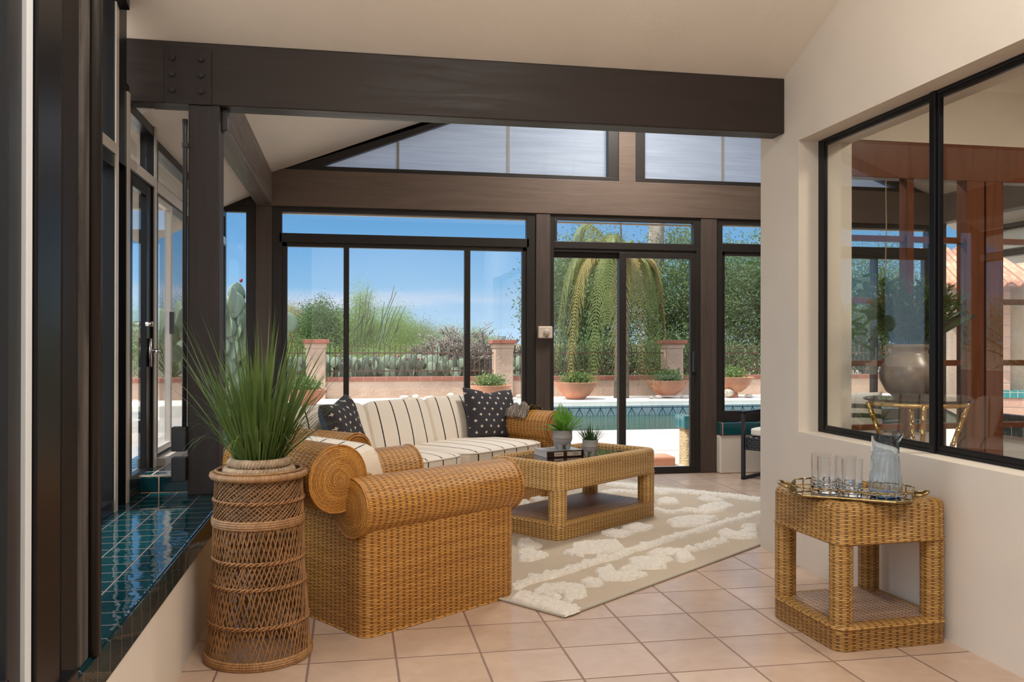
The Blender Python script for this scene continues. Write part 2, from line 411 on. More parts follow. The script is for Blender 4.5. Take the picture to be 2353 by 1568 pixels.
# cross beam, its strap plate, posts and side beams
b = sthing('trim_beam', 'massive dark brown timber cross beam under the ceiling', 'beam')
obj('beam_timber', MB().box(-1.16, 2.41, 4.54, 4.68, 2.41, 2.722), M_beamX, b, bevel=0.006)
obj('strap_plate', MB().box(-0.916, -0.694, 4.528, 4.54, 2.408, 2.690), plain('painted steel plate', (0.026, 0.020, 0.018), 0.5, spec=0.2), b, bevel=0.002)
for x in (-0.877, -0.742):
    for z in (2.632, 2.552, 2.472):
        obj('bolt', MB().tube([(x, 4.530, z), (x, 4.512, z)], 0.014, 6), M_beamX, b)
st('wall_gable', MB().prism([(-0.80, 2.70), (2.5, 2.70), (2.5, gz(2.5)+0.05), (-0.80, gz(-0.8)+0.05)], 1, 4.60, 4.66), M_wall, 'cream infill wall above the dark cross beam', 'wall')
p = sthing('trim_post', 'dark brown timber post standing on the tiled window seat', 'post')
obj('bracket', MB().box(-0.655, -0.622, 4.60, 4.66, 2.30, 2.41), M_iron, p, bevel=0.004)
obj('post_timber', MB().box(-0.805, -0.655, 4.54, 4.69, 0.455, 2.41), M_post, p, bevel=0.006)
st('trim_side_beam', MB().box(-0.81, -0.676, 4.68, YB, 2.405, 2.72), M_beamY, 'dark timber side beam running from the post back to the corner', 'beam', bevel=0.006)
st('trim_nook_beam', MB().box(5.676, 5.81, 4.68, YB, 2.405, 2.72), M_beamY, 'dark timber side beam on the far side of the dining nook', 'beam', bevel=0.006)
st('trim_lintel', MB().box(-0.81, 5.81, YB-0.02, YB+0.13, 2.395, 2.712), M_lintel, 'long brown timber lintel across the garden wall', 'beam', bevel=0.005)
for nm, x0, x1, z0, z1, lab in (('trim_corner_post', -0.81, -0.676, 0.45, 2.395, 'brown timber post in the far corner of the window seat bay'),
        ('trim_door_post', 1.64, 1.772, 0, 2.395, 'brown timber post with a thermostat beside the sliding door'),
        ('trim_wall_post', 3.225, 3.385, 0, 2.395, 'brown timber post between the sliding door and the tiled half wall'),
        ('trim_gable_post', 2.42, 2.582, 2.712, 3.90, 'brown timber post between the two gable windows'),
        ('trim_nook_post', 5.676, 5.81, 0, 2.395, 'brown timber post in the far corner of the dining nook')):
    st(nm, MB().box(x0, x1, YB-0.012, YB+0.12, z0, z1), M_lintel if 'gable' in nm else wood(nm+' paint', (0.058, 0.043, 0.036), (0.084, 0.063, 0.052), 2, 0.55, 0.004), lab, 'post', bevel=0.004)

# ------------------------------------------------------------------ back wall windows
def bars(x0, x1, z0, z1, t, y0=YB, y1=YB+0.07, tl=None, tr=None, tt=None, tb=None):
    m = MB()
    tl, tr, tt, tb = (t if q is None else q for q in (tl, tr, tt, tb))
    m.box(x0, x0+tl, y0, y1, z0, z1); m.box(x1-tr, x1, y0, y1, z0, z1)
    m.box(x0+tl, x1-tr, y0, y1, z1-tt, z1); m.box(x0+tl, x1-tr, y0, y1, z0, z0+tb)
    return m
def pane(par, x0, x1, z0, z1, y=YB+0.045): return obj('pane', MB().box(x0-0.008, x1+0.008, y, y+0.005, z0-0.008, z1+0.008), M_pane, par)

def big_window(name, label, x0, x1, gx, mull, zs):
    w = sthing(name, label, 'window')
    m = bars(x0, x1, zs[0], 2.397, 0.05, tl=0.085 if x0 < 0 else 0.062, tr=0.085 if x0 < 0 else 0.07, tt=0.05, tb=zs[1]-zs[0])
    m.box(x0+0.062, x1-0.062, YB, YB+0.07, 2.085, 2.165)
    m.box(x0+0.062, x1-0.062, YB+0.012, YB+0.07, 2.05, 2.085)
    m.box(x0+0.062, gx[0], YB+0.012, YB+0.07, zs[1], 2.085); m.box(gx[1], x1-0.062, YB+0.012, YB+0.07, zs[1], 2.085)
    obj('window_frame', m, M_bronze, w, bevel=0.003)
    for a, c in mull:
        mm = MB().box(a, c, YB+0.004, YB+0.07, zs[1], 2.06)
        mb_ = obj('mullion', mm, M_bronze, w, bevel=0.003)
    e = obj('transom_edge', MB().box(x0+0.062, x1-0.062, YB+0.035, YB+0.07, 2.335, 2.347), M_aluLit, w)
    pane(w, x0+0.062, x1-0.062, 2.165, 2.340)
    xs = [gx[0]] + [q for mm in mull for q in mm] + [gx[1]]
    for i in range(0, len(xs), 2): pane(w, xs[i], xs[i+1], zs[1], 2.05, YB+0.03 if i == 2 else YB+0.045)
    return w
w1 = big_window('window_1', 'wide dark framed garden window behind the wicker sofa', -0.678, 1.641, (-0.549, 1.518), [(-0.072, -0.024), (0.991, 1.043)], (0.46, 0.56))
for x in (-0.048, 1.0): obj('window_latch', MB().box(x-0.008, x+0.008, YB-0.014, YB+0.004, 1.30, 1.42), M_iron, w1, bevel=0.003)
big_window('window_3', 'dark framed garden window above the teal tiled half wall', 3.384, 5.677, (3.475, 5.58), [(4.02, 4.07), (5.02, 5.07)], (0.477, 0.579))
mb = MB().box(-0.80, 1.64, YB, YB+0.15, 0, 0.46)
st('wall_back', mb, M_wall, 'low cream wall under the wide garden window', 'wall')
hw = sthing('wall_half', 'low cream half wall with a teal tiled ledge under the far window', 'wall')
obj('wall_base', MB().box(3.385, 5.69, YB-0.085, YB+0.15, 0, 0.357), M_wall, hw, bevel=0.012)
obj('tile_edge', MB().box(3.385, 5.69, YB-0.095, YB+0.12, 0.357, 0.477), M_sillf, hw, bevel=0.008)
# the thin window in the bay
w = sthing('window_2', 'narrow tall window at the back of the window seat bay', 'window')
m = bars(-1.12, -0.81, 0.54, 2.39, 0.045, tl=0.06, tr=0.08, tt=0.055); m.box(-1.25, -0.81, YB, YB+0.07, 2.39, 2.70)
obj('window_frame', m, M_bronze, w, bevel=0.003); pane(w, -1.06, -0.89, 0.585, 2.335)

# sliding door
d = sthing('door_1', 'dark framed sliding glass door to the pool deck', 'door')
m = bars(1.771, 3.226, 0, 2.397, 0.05, tl=0.039, tr=0.040, tt=0.05, tb=0.02)
m.box(1.81, 3.186, YB, YB+0.07, 2.085, 2.15); m.box(1.81, 3.186, YB+0.012, YB+0.07, 2.055, 2.085)
m.box(1.81, 1.838, YB, YB+0.07, 2.15, 2.35); m.box(3.158, 3.186, YB, YB+0.07, 2.15, 2.35)
obj('door_frame', m, M_bronze, d, bevel=0.003)
obj('transom_edge', MB().box(1.838, 3.158, YB+0.035, YB+0.07, 2.322, 2.336), M_aluLit, d)
pane(d, 1.838, 3.158, 2.15, 2.33)
s1 = obj('fixed_panel', bars(1.81, 2.485, 0.02, 2.055, 0.05, YB+0.05, YB+0.09, tl=0.012, tr=0.05, tb=0.05), M_bronze, d, bevel=0.003)
pane(s1, 1.822, 2.435, 0.07, 2.005, YB+0.066)
s2 = obj('sliding_panel', bars(2.432, 3.19, 0.015, 2.06, 0.05, YB+0.006, YB+0.046, tl=0.067, tr=0.062, tb=0.048), M_bronze, d, bevel=0.003)
pane(s2, 2.499, 3.128, 0.063, 2.01, YB+0.024)
h = MB().box(3.140, 3.152, YB-0.035, YB+0.006, 0.955, 1.135); h.box(3.140, 3.18, YB-0.008, YB+0.006, 0.945, 1.145)
obj('door_handle', h, M_iron, s2, bevel=0.003)

# gable windows with pale screens
g = G('pale solar screen', 0.8, (0.56, 0.58, 0.64)); cc = g.co('Object')
nn = g.noise(g.scale(cc, (2, 1, 60)), 1.0, 3); col = g.ramp(nn, [(0.3, (0.60, 0.63, 0.71)), (0.7, (0.70, 0.73, 0.80))]); g.set('Base Color', col)
g.t.links.new(g.mixsh(0.72, g.b.outputs[0], g.shader('BsdfTranslucent', Color=col)), g.out.inputs[0]); M_shade = g.mat
M_seam = plain('screen seam tape', (0.30, 0.28, 0.26), 0.7)
def gable(name, label, x0, x1, seams, mir=False):
    f = (lambda x: 5.0-x) if mir else (lambda x: x)
    w = sthing(name, label, 'window')
    def q(m, pts, y0, y1): m.prism([(f(a), b) for a, b in pts], 1, y0, y1)
    m = MB(); gx0, gx1 = -0.276, 2.322
    q(m, [(-0.60, 2.71), (2.42, 2.71), (2.42, 2.752), (-0.60, 2.752)], YB, YB+0.07)
    q(m, [(2.322, 2.752), (2.42, 2.752), (2.42, gz(2.42)), (2.322, gz(2.322))], YB, YB+0.07)
    q(m, [(-0.60, 2.752), (-0.26, 2.752), (2.322, gz(2.322)-0.09), (2.322, gz(2.322)), (-0.60, gz(-0.60))], YB, YB+0.07)
    obj('window_frame', m, M_bronze, w, bevel=0.003)
    m = MB(); q(m, [(-0.27, 2.752), (2.322, 2.752), (2.322, gz(2.322)-0.09)], YB+0.040, YB+0.045); obj('pane', m, M_pane, w)
    m = MB(); q(m, [(-0.30, 2.74), (2.36, 2.74), (2.36, gz(2.36)-0.06)], YB+0.085, YB+0.088); s = obj('solar_screen', m, M_shade, w)
    for x in seams:
        zt = gz(f(x))-0.09
        obj('seam', MB().box(x-0.012, x+0.012, YB+0.076, YB+0.0845, 2.752, gz(x)-0.09), M_seam, s)
    return w
gable('window_4', 'triangular gable window with a pale screen up to the ridge, left of the gable post', 0, 0, (0.40, 1.40))
gable('window_5', 'gable window with a pale screen, right of the gable post', 0, 0, (3.48, 4.45), True)

# ------------------------------------------------------------------ window seat side
mb = MB()
mb.box(-1.25, -0.615, -1.0, 4.66, 0, 0.357)
st('wall_left', mb, M_wall, 'low cream wall under the teal tiled window seat', 'wall')
ws = sthing('ledge_window_seat', 'glossy teal tiled window seat ledge beneath the side windows', 'window seat')
obj('ledge_top', MB().box(-1.25, -0.617, -1.0, 4.66, 0.357, 0.455), M_ledge, ws, bevel=0.006)
obj('ledge_edge', MB().box(-0.617, -0.611, -1.0, 4.66, 0.357, 0.450), M_ledgef, ws, bevel=0.002)
m = MB().box(-1.25, -0.80, 4.66, YB, 0, 0.535)
obj('ledge_step', m, tiles('teal step tile', -0.615, 0.455, 0.175, 0.1, 0.006, (0.45, 0.27, 0.2), TEALa, TEALb, 0.05, axes=(0, 2), wavy=0.3), ws, bevel=0.006)
obj('ledge_step_top', MB().box(-1.25, -0.80, 4.66, YB, 0.535, 0.545), tiles('teal bay tile', -0.615, 4.66, 0.1285, 0.113, 0.006, (0.5, 0.4, 0.33), TEALa, TEALb, 0.06, wavy=0.4), ws)

XI, XO = -1.05, -1.12
def lbars(y0, y1, z0, z1, t, xi=XI, xo=XO, ty=None):
    ty = ty or t
    m = MB(); m.box(xo, xi, y0, y0+ty, z0, z1); m.box(xo, xi, y1-ty, y1, z0, z1)
    m.box(xo, xi, y0+ty, y1-ty, z1-t, z1); m.box(xo, xi, y0+ty, y1-ty, z0, z0+t); return m
def lpane(par, y0, y1, z0, z1, x=-1.09): return obj('pane', MB().box(x, x+0.005, y0, y1, z0, z1), M_pane, par)
w = sthing('window_6', 'tall dark side window above the teal tiled ledge nearest the viewer', 'window')
m = lbars(2.30, 4.20, 0.455, 2.06, 0.055); m.box(XO, XI, 2.30, 4.20, 2.06, 2.12)
obj('window_frame', m, M_black, w, bevel=0.003); lpane(w, 2.35, 4.15, 0.51, 2.0)
m = MB().box(XO, XI, 4.146, 4.20, 2.12, 2.85); m.prism([(2.3, 3.50), (4.20, 2.735), (4.20, 2.83), (2.3, 3.60)], 0, XO, XI+0.05)
obj('transom_frame', m, M_black, w, bevel=0.003); lpane(w, 2.3, 4.15, 2.12, 2.76)
obj('lit_edge', MB().box(XI-0.002, XI+0.006, 4.15, 4.196, 0.455, 2.84), M_aluLit, w); obj('lit_rail', MB().box(XI-0.002, XI+0.006, 2.4, 4.15, 2.066, 2.115), M_aluLit, w)  # pale strips paint the lit room-facing sides of the black frame
dB = sthing('door_2', 'narrow dark framed side door with a lever lock beside the post', 'door')
m = MB().box(XO, XI, 4.356, 4.408, 0.455, 2.45); m.box(XO, XI, 4.925, 4.986, 0.455, 2.42)
m.box(XO, XI, 4.408, 4.925, 2.05, 2.11); m.box(XO, XI, 4.408, 4.925, 2.33, 2.38); m.box(XO, XI, 4.20, 4.356, 2.05, 2.9)
m.box(XO, XI-0.03, 4.20, 4.356, 0.455, 2.06); m.box(XO, XI, 4.408, 4.925, 0.455, 0.50)
obj('door_frame', m, M_black, dB, bevel=0.003)
for y0, y1 in ((4.360, 4.404), (4.93, 4.982)): obj('lit_edge', MB().box(XI-0.002, XI+0.006, y0, y1, 0.456, 2.41), M_aluLit, dB)  # light on the jamb faces, painted as pale strips
obj('lit_rail', MB().box(XI-0.002, XI+0.006, 4.408, 4.925, 2.055, 2.105), M_aluLit, dB)  # lit face of the head rail, put into a pale strip
lf = obj('door_leaf', lbars(4.42, 4.915, 0.50, 2.05, 0.06, XI-0.01, XO+0.02, 0.10), M_black, dB, bevel=0.003); lpane(lf, 4.52, 4.815, 0.56, 1.99, -1.08)
lpane(dB, 4.41, 4.92, 2.11, 2.33)
hh = MB().box(XI-0.01, XI+0.006, 4.845, 4.875, 1.09, 1.24); hh.tube([(XI, 4.86, 1.175), (XI+0.045, 4.86, 1.175), (XI+0.05, 4.78, 1.172)], 0.009, 8)
obj('door_lever', hh, M_steel, lf, smooth=True); obj('lock_knob', MB().tube([(XI-0.01, 4.80, 1.315), (XI+0.025, 4.80, 1.315)], 0.014, 10), M_steel, lf, smooth=True)
w = sthing('window_7', 'sliding side window in the bay behind the dark post', 'window')
m = lbars(4.99, 7.66, 0.545, 2.33, 0.05); m.box(XO, XI, 5.04, 7.61, 2.03, 2.11); m.box(XO, XI, 6.30, 6.36, 0.545, 2.05)
obj('window_frame', m, M_bronze, w, bevel=0.003)
sl = obj('sliding_sash', lbars(5.04, 5.45, 0.60, 2.03, 0.035, XI-0.005, XO+0.03), M_aluLit, w, bevel=0.003); lpane(sl, 5.07, 5.42, 0.63, 2.0, -1.075)
obj('window_latch', MB().box(XI-0.01, XI+0.012, 5.395, 5.425, 1.27, 1.40), M_iron, sl)
lpane(w, 5.45, 6.30, 0.60, 2.03); lpane(w, 6.36, 7.61, 0.60, 2.03); lpane(w, 5.04, 7.61, 2.11, 2.28)
obj('lit_rail', MB().box(XI-0.002, XI+0.006, 5.0, 7.6, 2.04, 2.10), M_aluLit, w)  # pale strip stands for light falling on the rail face
obj('sill_strip', MB().box(XI-0.002, XI+0.05, 5.0, 7.6, 0.545, 0.585), M_aluLit, w)

# conduit with two boxes on the post
c = thing('wiring_conduit', 'black conduit with two boxes running up the dark post', 'conduit', (-0.83, 4.53, 0))
obj('conduit_pipe', MB().tube([(0.012, 0, 0.70), (0.012, 0, 2.28), (0.012, 0, 2.33)], [0.012, 0.012, 0.014], 10), M_iron, c, smooth=True)
obj('junction_box', MB().box(-0.045, 0.024, -0.03, 0.03, 0.68, 0.80), M_iron, c, bevel=0.004)
obj('junction_box', MB().box(-0.045, 0.024, -0.03, 0.03, 0.53, 0.65), M_iron, c, bevel=0.004)
obj('clamp', MB().box(0.0, 0.03, -0.016, 0.02, 2.19, 2.21), M_iron, c)

# folded glass door nearest the viewer, on the left
d = sthing('door_3', 'dark folding glass door stack nearest the viewer on the left', 'door')
bx = MB().box(-0.66, -0.62, 1.727, 1.795, 0.5, 3.6); bx.box(-0.66, -0.62, 0.5, 1.74, 0.46, 0.60)
obj('door_stile', bx, plain('grey door stile', (0.020, 0.021, 0.024), 0.35, spec=0.25), d, bevel=0.003)
obj('weatherstrip', MB().box(-0.66, -0.612, 1.797, 1.828, 0.455, 3.6), M_white, d, bevel=0.002)
obj('door_stile', MB().box(-0.68, -0.605, 1.832, 1.975, 0.455, 3.6), M_black, d, bevel=0.004)
obj('door_stile', MB().box(-0.70, -0.635, 1.98, 2.05, 0.455, 3.6), M_black, d, bevel=0.003)
obj('door_stile', MB().box(-0.655, -0.622, 1.985, 2.0, 0.455, 3.6), plain('bronze door edge', (0.05, 0.053, 0.05), 0.3), d)
obj('pane', MB().box(-0.648, -0.643, 0.55, 1.73, 0.58, 3.5), panemat('mirrored coating', (0.92, 0.94, 0.92), 5.0), d)
obj('bottom_track', MB().box(-0.68, -0.59, 0.4, 2.05, 0.455, 0.50), M_black, d, bevel=0.003)
jb = sthing('trim_jamb', 'rough dark timber jamb between the folded door and the window seat', 'jamb')
obj('jamb_board', MB().box(-0.80, -0.626, 2.05, 2.165, 0.455, 3.66), plain('dark stained jamb', (0.010, 0.007, 0.006), 0.5, spec=0.2), jb, bevel=0.004)
obj('rough_edge', MB().box(-0.78, -0.620, 2.165, 2.235, 0.455, 3.66), wood('rough sawn edge', (0.015, 0.012, 0.010), (0.12, 0.105, 0.095), 2, 0.7, 0.02), jb, bevel=0.010)
st('trim_drainpipe', MB().tube([(-0.625, 2.27, 0.455), (-0.625, 2.27, 3.6)], 0.022, 14), plain('dark painted pipe', (0.012, 0.009, 0.008), 0.3, spec=0.3), 'slim dark round pipe beside the rough timber jamb', 'pipe', smooth=True)

# thermostat on the door post
t = thing('thermostat', 'beige round dial thermostat on the brown post', 'thermostat', (1.72, YB-0.012, 1.316))
M_tb = plain('beige plastic', (0.62, 0.52, 0.42), 0.5)
obj('housing', MB().box(-0.066, 0.066, -0.045, 0, -0.055, 0.055), M_tb, t, bevel=0.010)
mm = MB().lathe([(0.0, 0.016), (0.02, 0.016), (0.027, 0.012), (0.03, 0.0)], 24); mm.xform(Matrix.Translation((0.01, -0.045, 0)) @ Matrix.Rotation(rad(90), 4, 'X'))
obj('dial', mm, plain('clear dial cover', (0.50, 0.42, 0.34), 0.2), t, smooth=True)
obj('lever', MB().box(0.0, 0.02, -0.05, -0.045, -0.045, -0.038), M_iron, t)

# ------------------------------------------------------------------ wicker seats
W_arm = wicker('golden wicker', (0.66, 0.325, 0.066), (0.40, 0.165, 0.026), st=0.066)
W_tab = wicker('honey wicker', (0.80, 0.50, 0.185), (0.56, 0.31, 0.09), st=0.062)
W_side = wicker('amber wicker', (0.56, 0.32, 0.09), (0.34, 0.16, 0.034), st=0.066)
W_disc = wicker('coiled wicker', (0.62, 0.30, 0.062), (0.34, 0.135, 0.022), p=0.0070, st=0.09, hgt=0.003, dash=0.35)
W_shelf = wicker('purple brown wicker shelf', (0.52, 0.34, 0.24), (0.32, 0.19, 0.12), st=0.050, p=0.010)  # shelf weave in its own purple brown colour
M_cush = stripes('cream canvas with thin dark stripes', (0.78, 0.70, 0.60), (0.022, 0.018, 0.020), 0.148, 0.0115)
M_cushP = plain('cream canvas', (0.74, 0.67, 0.58), 0.85, bump=0.001, bs=300)
M_pipe = plain('cream piping', (0.70, 0.64, 0.56), 0.8)
M_rim = cane('coil rim', (0.56, 0.26, 0.06), (0.30, 0.12, 0.02), 0.02)

def cushion(L, W, T, p=6.0, puff=0.25, N=12, uax=0, crown=0.0):
    """soft box about its centre; stripes run across uax"""
    m = MB()
    for ax in range(3):
        for sg in (-1, 1):
            b = len(m.v); a1, a2 = [k for k in range(3) if k != ax]
            for i in range(N+1):
                for j in range(N+1):
                    q = [0, 0, 0]; q[ax] = sg; q[a1] = math.tan((2*i/N-1)*PI/4); q[a2] = math.tan((2*j/N-1)*PI/4)
                    nn = sum(abs(x)**p for x in q)**(1/p); q = [x/nn for x in q]
                    x, y, z = q[0]*L/2, q[1]*W/2, q[2]*T/2
                    z *= 1 + puff*(1-min(1, abs(q[0]))**2)*(1-min(1, abs(q[1]))**2)
                    z += crown*0
                    m.v.append((x, y, z))
            for i in range(N):
                for j in range(N):
                    f = (b+i*(N+1)+j, b+(i+1)*(N+1)+j, b+(i+1)*(N+1)+j+1, b+i*(N+1)+j+1)
                    if (sg > 0) ^ (ax == 1): pass
                    else: f = f[::-1]
                    oth = 1 - uax
                    m.face(f, [(m.v[k][uax], m.v[k][oth]+m.v[k][2]) for k in f])
    return m
def piping(L, W, z, r=0.006, p=6.0, n=64):
    pts = []
    for k in range(n):
        t = 2*PI*k/n; x, y = cos(t), sin(t); nn = (abs(x)**p+abs(y)**p)**(1/p); pts.append((x/nn*L/2, y/nn*W/2, z))
    return MB().tube(pts, r, 5, closed=True)

def wicker_seat(name, label, cat, loc, rz, W, D=0.88, zs=1.0, nseat=1, nback=1, group=None, zr=0.655):
    t = thing(name, label, cat, loc, rz, group)
    for side, y0 in (('near', 0.0), ('far', W-0.17)):
        yc = 0.085 if side == 'near' else W-0.085
        m = MB().rrect(0, D, y0, y0+0.17, 0.05, [(0.0, 0.0), (0.004, 0.01), (0.0, 0.02), (0.0, 0.47*zs)])
        m.roll((-0.012, yc, 0.53*zs), (D+0.012, yc, 0.53*zs), 0.125, 44)
        a = obj('arm', m, W_arm, t, smooth=True, sharp=40)
        for x, q in ((-0.012, -1), (D+0.012, 1)):
            obj('coiled_end', MB().disc((x, yc, 0.53*zs), (q, 0, 0), 0.125, 0.016), W_disc, a, smooth=True); m = MB()
            for dr, dx in ((0.0, 0.0), (-0.013, 0.008)) if x > 0 else ((0.0, 0.0),):
                m.tube([(x+dx, yc+(0.124+dr)*cos(2*PI*k/40), 0.53*zs+(0.124+dr)*sin(2*PI*k/40)) for k in range(40)], 0.0065 if x > 0 else 0.004, 6, closed=True)
            obj('rim', m, M_rim, a, smooth=True)
    m = MB().rrect(0.003, 0.155, 0.10, W-0.10, 0.03, [(0.0, 0.0), (0.004, 0.01), (0.0, 0.02), (0.0, 0.46*zs)])
    m.rrect(0.005, 0.15, 0.10, W-0.10, 0.04, [(0.0, 0.44*zs), (0.0, (zr-0.055)*zs), (0.02, zr*zs)])
    m.roll((-0.062, 0.10, zr*zs), (-0.062, W-0.10, zr*zs), 0.14, 44)
    bk = obj('backrest', m, W_arm, t, smooth=True, sharp=40)
    for y, q in ((0.10, -1), (W-0.10, 1)):
        obj('coiled_end', MB().disc((-0.062, y, zr*zs), (0, q, 0), 0.14, 0.018), W_disc, bk, smooth=True)
        m = MB().tube([(-0.062+0.139*cos(2*PI*k/44), y, zr*zs+0.139*sin(2*PI*k/44)) for k in range(44)], 0.004, 6, closed=True)
        obj('rim', m, M_rim, bk, smooth=True)
    m = MB().rrect(0.10, D-0.03, 0.14, W-0.14, 0.02, [(0.0, 0.0), (0.0, 0.30*zs), (0.015, 0.315*zs)])
    obj('seat_base', m, W_arm, t, smooth=True, sharp=40)
    wi = W-0.34
    for k in range(nseat):
        w = wi/nseat-0.004; yc = 0.17+wi*(k+0.5)/nseat
        c = obj('seat_cushion', cushion(D-0.16, w, 0.125, 7, 0.26, uax=1), M_cush, t, smooth=True); c.location = (0.165+(D-0.16)/2, yc, 0.378*zs)
        for z in (0.042, -0.042): obj('piping', piping(D-0.165, w-0.004, z, p=7), M_pipe, c, smooth=True)
    for k in range(nback):
        w = wi/nback+0.006; yc = 0.17+wi*(k+0.5)/nback
        c = obj('back_cushion', cushion(0.39, w, 0.15, 9, 0.22, uax=1), M_cush, t, smooth=True)
        c.location = (0.180, yc, 0.568*zs); c.rotation_euler = (0, rad(-102), 0) if False else (0, rad(72), 0)
        for z in (0.055, -0.055): obj('piping', piping(0.38, w-0.012, z, p=9), M_pipe, c, smooth=True)
    return t
chair = wicker_seat('wicker_armchair', 'golden wicker armchair with fat rolled arms, seen from behind beside the basket stand', 'armchair', (0.054, 3.598, 0.001), rad(34.5), 0.93)
sofa = wicker_seat('wicker_sofa', 'long golden wicker sofa with cream striped cushions under the wide garden window', 'sofa', (-0.644, 5.833, 0.001), rad(-47), 2.30, zs=1.045, nseat=2, nback=3, zr=0.585)

# ------------------------------------------------------------------ throw pillows
def pillow_mesh(L, H, T, chop=0.13, N=26, ear=0.10, bend=0.0):
    m = MB()
    for sg in (1, -1):
        b = len(m.v)
        for i in range(N+1):
            for j in range(N+1):
                x, y = 2*i/N-1, 2*j/N-1
                X = x*(1-ear*(1-y*y)*0.5)*(1+0.02*abs(y)**3); Y = y*(1-ear*(1-x*x)*0.5)
                if y > 0: Y -= chop*math.exp(-(x/0.42)**2)*y**1.5
                t = ((1-x**4)*(1-y**4))**0.55 if abs(x) < 1 and abs(y) < 1 else 0
                t *= 1 - 0.45*math.exp(-(x/0.3)**2)*max(0, y)**2 if chop else 1
                Z = sg*T/2*t + 0.006*sin(7*x+3*y)*t
                m.v.append((X*L/2, Y*H/2, Z+bend*x*x))
        for i in range(N):
            for j in range(N):
                f = (b+i*(N+1)+j, b+(i+1)*(N+1)+j, b+(i+1)*(N+1)+j+1, b+i*(N+1)+j+1)
                if sg < 0: f = f[::-1]
                m.face(f, [(m.v[k][0], m.v[k][1]) for k in f])
    return m
M_crossP = crosses('charcoal weave with white crosses', (0.036, 0.034, 0.038), (0.72, 0.64, 0.54), 0.082, 0.047)
M_slate = plain('slate blue backing', (0.045, 0.058, 0.085), 0.85, bump=0.001, bs=250)
def throw_pillow(label, loc, rz, tilt, spin, L=0.5, H=0.46, T=0.17, back=False):
    t = thing('throw_pillow', label, 'pillow', loc, rz, 'charcoal pillows with white crosses')
    M = Matrix.Rotation(tilt, 4, 'X') @ Matrix.Rotation(spin, 4, 'Z')
    m = pillow_mesh(L, H, T); m.xform(M)
    me = m.mesh('throw_pillow', True); me.materials.append(M_crossP); me.materials.append(M_slate)
    n = len(me.polygons)
    me.polygons.foreach_set('material_index', [0]*(n//2)+[1]*(n-n//2))
    c = obj('pillow_cover', me, None, t)
    return t
def sl(x, y, z):    # sofa local to world
    a = rad(-47); return (-0.644+x*cos(a)-y*sin(a), 5.833+x*sin(a)+y*cos(a), z)
throw_pillow('charcoal pillow with white crosses at the shaded left end of the wicker sofa', sl(0.40, 0.43, 0.655), rad(68), rad(72), rad(6), 0.47, 0.40)
throw_pillow('charcoal pillow with white crosses in the sofa corner, before the knitted throw', sl(0.38, 2.05, 0.640), rad(30), rad(72), rad(-4), 0.50, 0.43)

# knitted throw over the back corner
m = MB(); N1, N2 = 46, 60
for i in range(N1+1):
    for j in range(N2+1):
        u, v = i/N1, j/N2
        a = -0.36*PI + v*0.95*PI
        r = 0.156 + 0.016*sin(u*11+v*6) + 0.007*sin(u*60)*sin(v*70) + 0.012*sin(v*17+u*3)
        m.v.append((0.50+u*0.19+0.012*sin(v*9), 2.215 + r*sin(a), 0.556 + r*cos(a)))
for i in range(N1):
    for j in range(N2):
        f = (i*(N2+1)+j, (i+1)*(N2+1)+j, (i+1)*(N2+1)+j+1, i*(N2+1)+j+1); m.face(f, [(k//(N2+1)/N1*0.4, k % (N2+1)/N2*0.66) for k in f])
for u in range(16):
    x = 0.51+u*0.011; m.tube([(x, 2.355, 0.56), (x+rnd.uniform(-.01, .01), 2.365, 0.50), (x+rnd.uniform(-.015, .015), 2.362, 0.44)], 0.004, 4)
g = G('knit in brown and cream', 0.9, spec=0.1); x, y, _ = g.xyz(g.co('UV'))
k = g.noise(g.scale(g.co('UV'), (120, 60, 1)), 1.0, 2); ww = g.m('SINE', g.m('MULTIPLY', g.m('ADD', x, g.m('MULTIPLY', y, 0.6)), 260.0))
g.set('Base Color', g.ramp(g.m('ADD', g.m('MULTIPLY', k, 0.7), g.m('MULTIPLY', ww, 0.18)), [(0.25, (0.10, 0.085, 0.075)), (0.5, (0.36, 0.29, 0.22)), (0.65, (0.66, 0.58, 0.48))])); g.bump(ww, 0.004, 0.8)
M_knit = g.mat
t = thing('knitted_throw', 'brown and cream knitted throw draped over the right arm of the wicker sofa', 'blanket', (-0.644, 5.833, 0.001), rad(-47))
obj('throw_cloth', m, M_knit, t, smooth=True)

# ------------------------------------------------------------------ woven tables
def woven_table(name, label, cat, loc, rz, L, W, H, zap, zsh, leg, mat, r=0.06, overhang=0.0):
    t = thing(name, label, cat, loc, rz)
    m = MB().rrect(0, L, 0, W, r, [(0.03, zap+0.004), (0.004, zap), (-0.006, zap+0.008), (0.0, zap+0.02), (0.0, H-0.03), (0.004, H-0.015), (0.014, H-0.004), (0.028, H), (0.055, H-0.001), (0.062, H-0.010), (0.066, H-0.045)], cap0=True, cap1=False)
    obj('apron', m, mat, t, smooth=True, sharp=50)
    for x in (0, L-leg):
        for y in (0, W-leg):
            lg = MB().rrect(x, x+leg, y, y+leg, min(r, leg*0.42), [(0.004, zsh-0.03), (0.003, zap+0.02)])
            obj('leg', lg, mat, t, smooth=True, sharp=50)
    m = MB().rrect(0, L, 0, W, r, [(0.004, 0.0), (0.0, 0.008), (0.0, zsh-0.018), (-0.007, zsh-0.012), (0.0, zsh-0.003), (0.012, zsh), (0.045, zsh+0.001)], cap1=False)
    sh = obj('shelf', m, mat, t, smooth=True, sharp=50)
    obj('shelf_weave', MB().rrect(0.044, L-0.044, 0.044, W-0.044, 0.02, [(0.0, zsh-0.02), (0.0, zsh+0.003)]), W_shelf, sh, smooth=True, sharp=50)
    return t
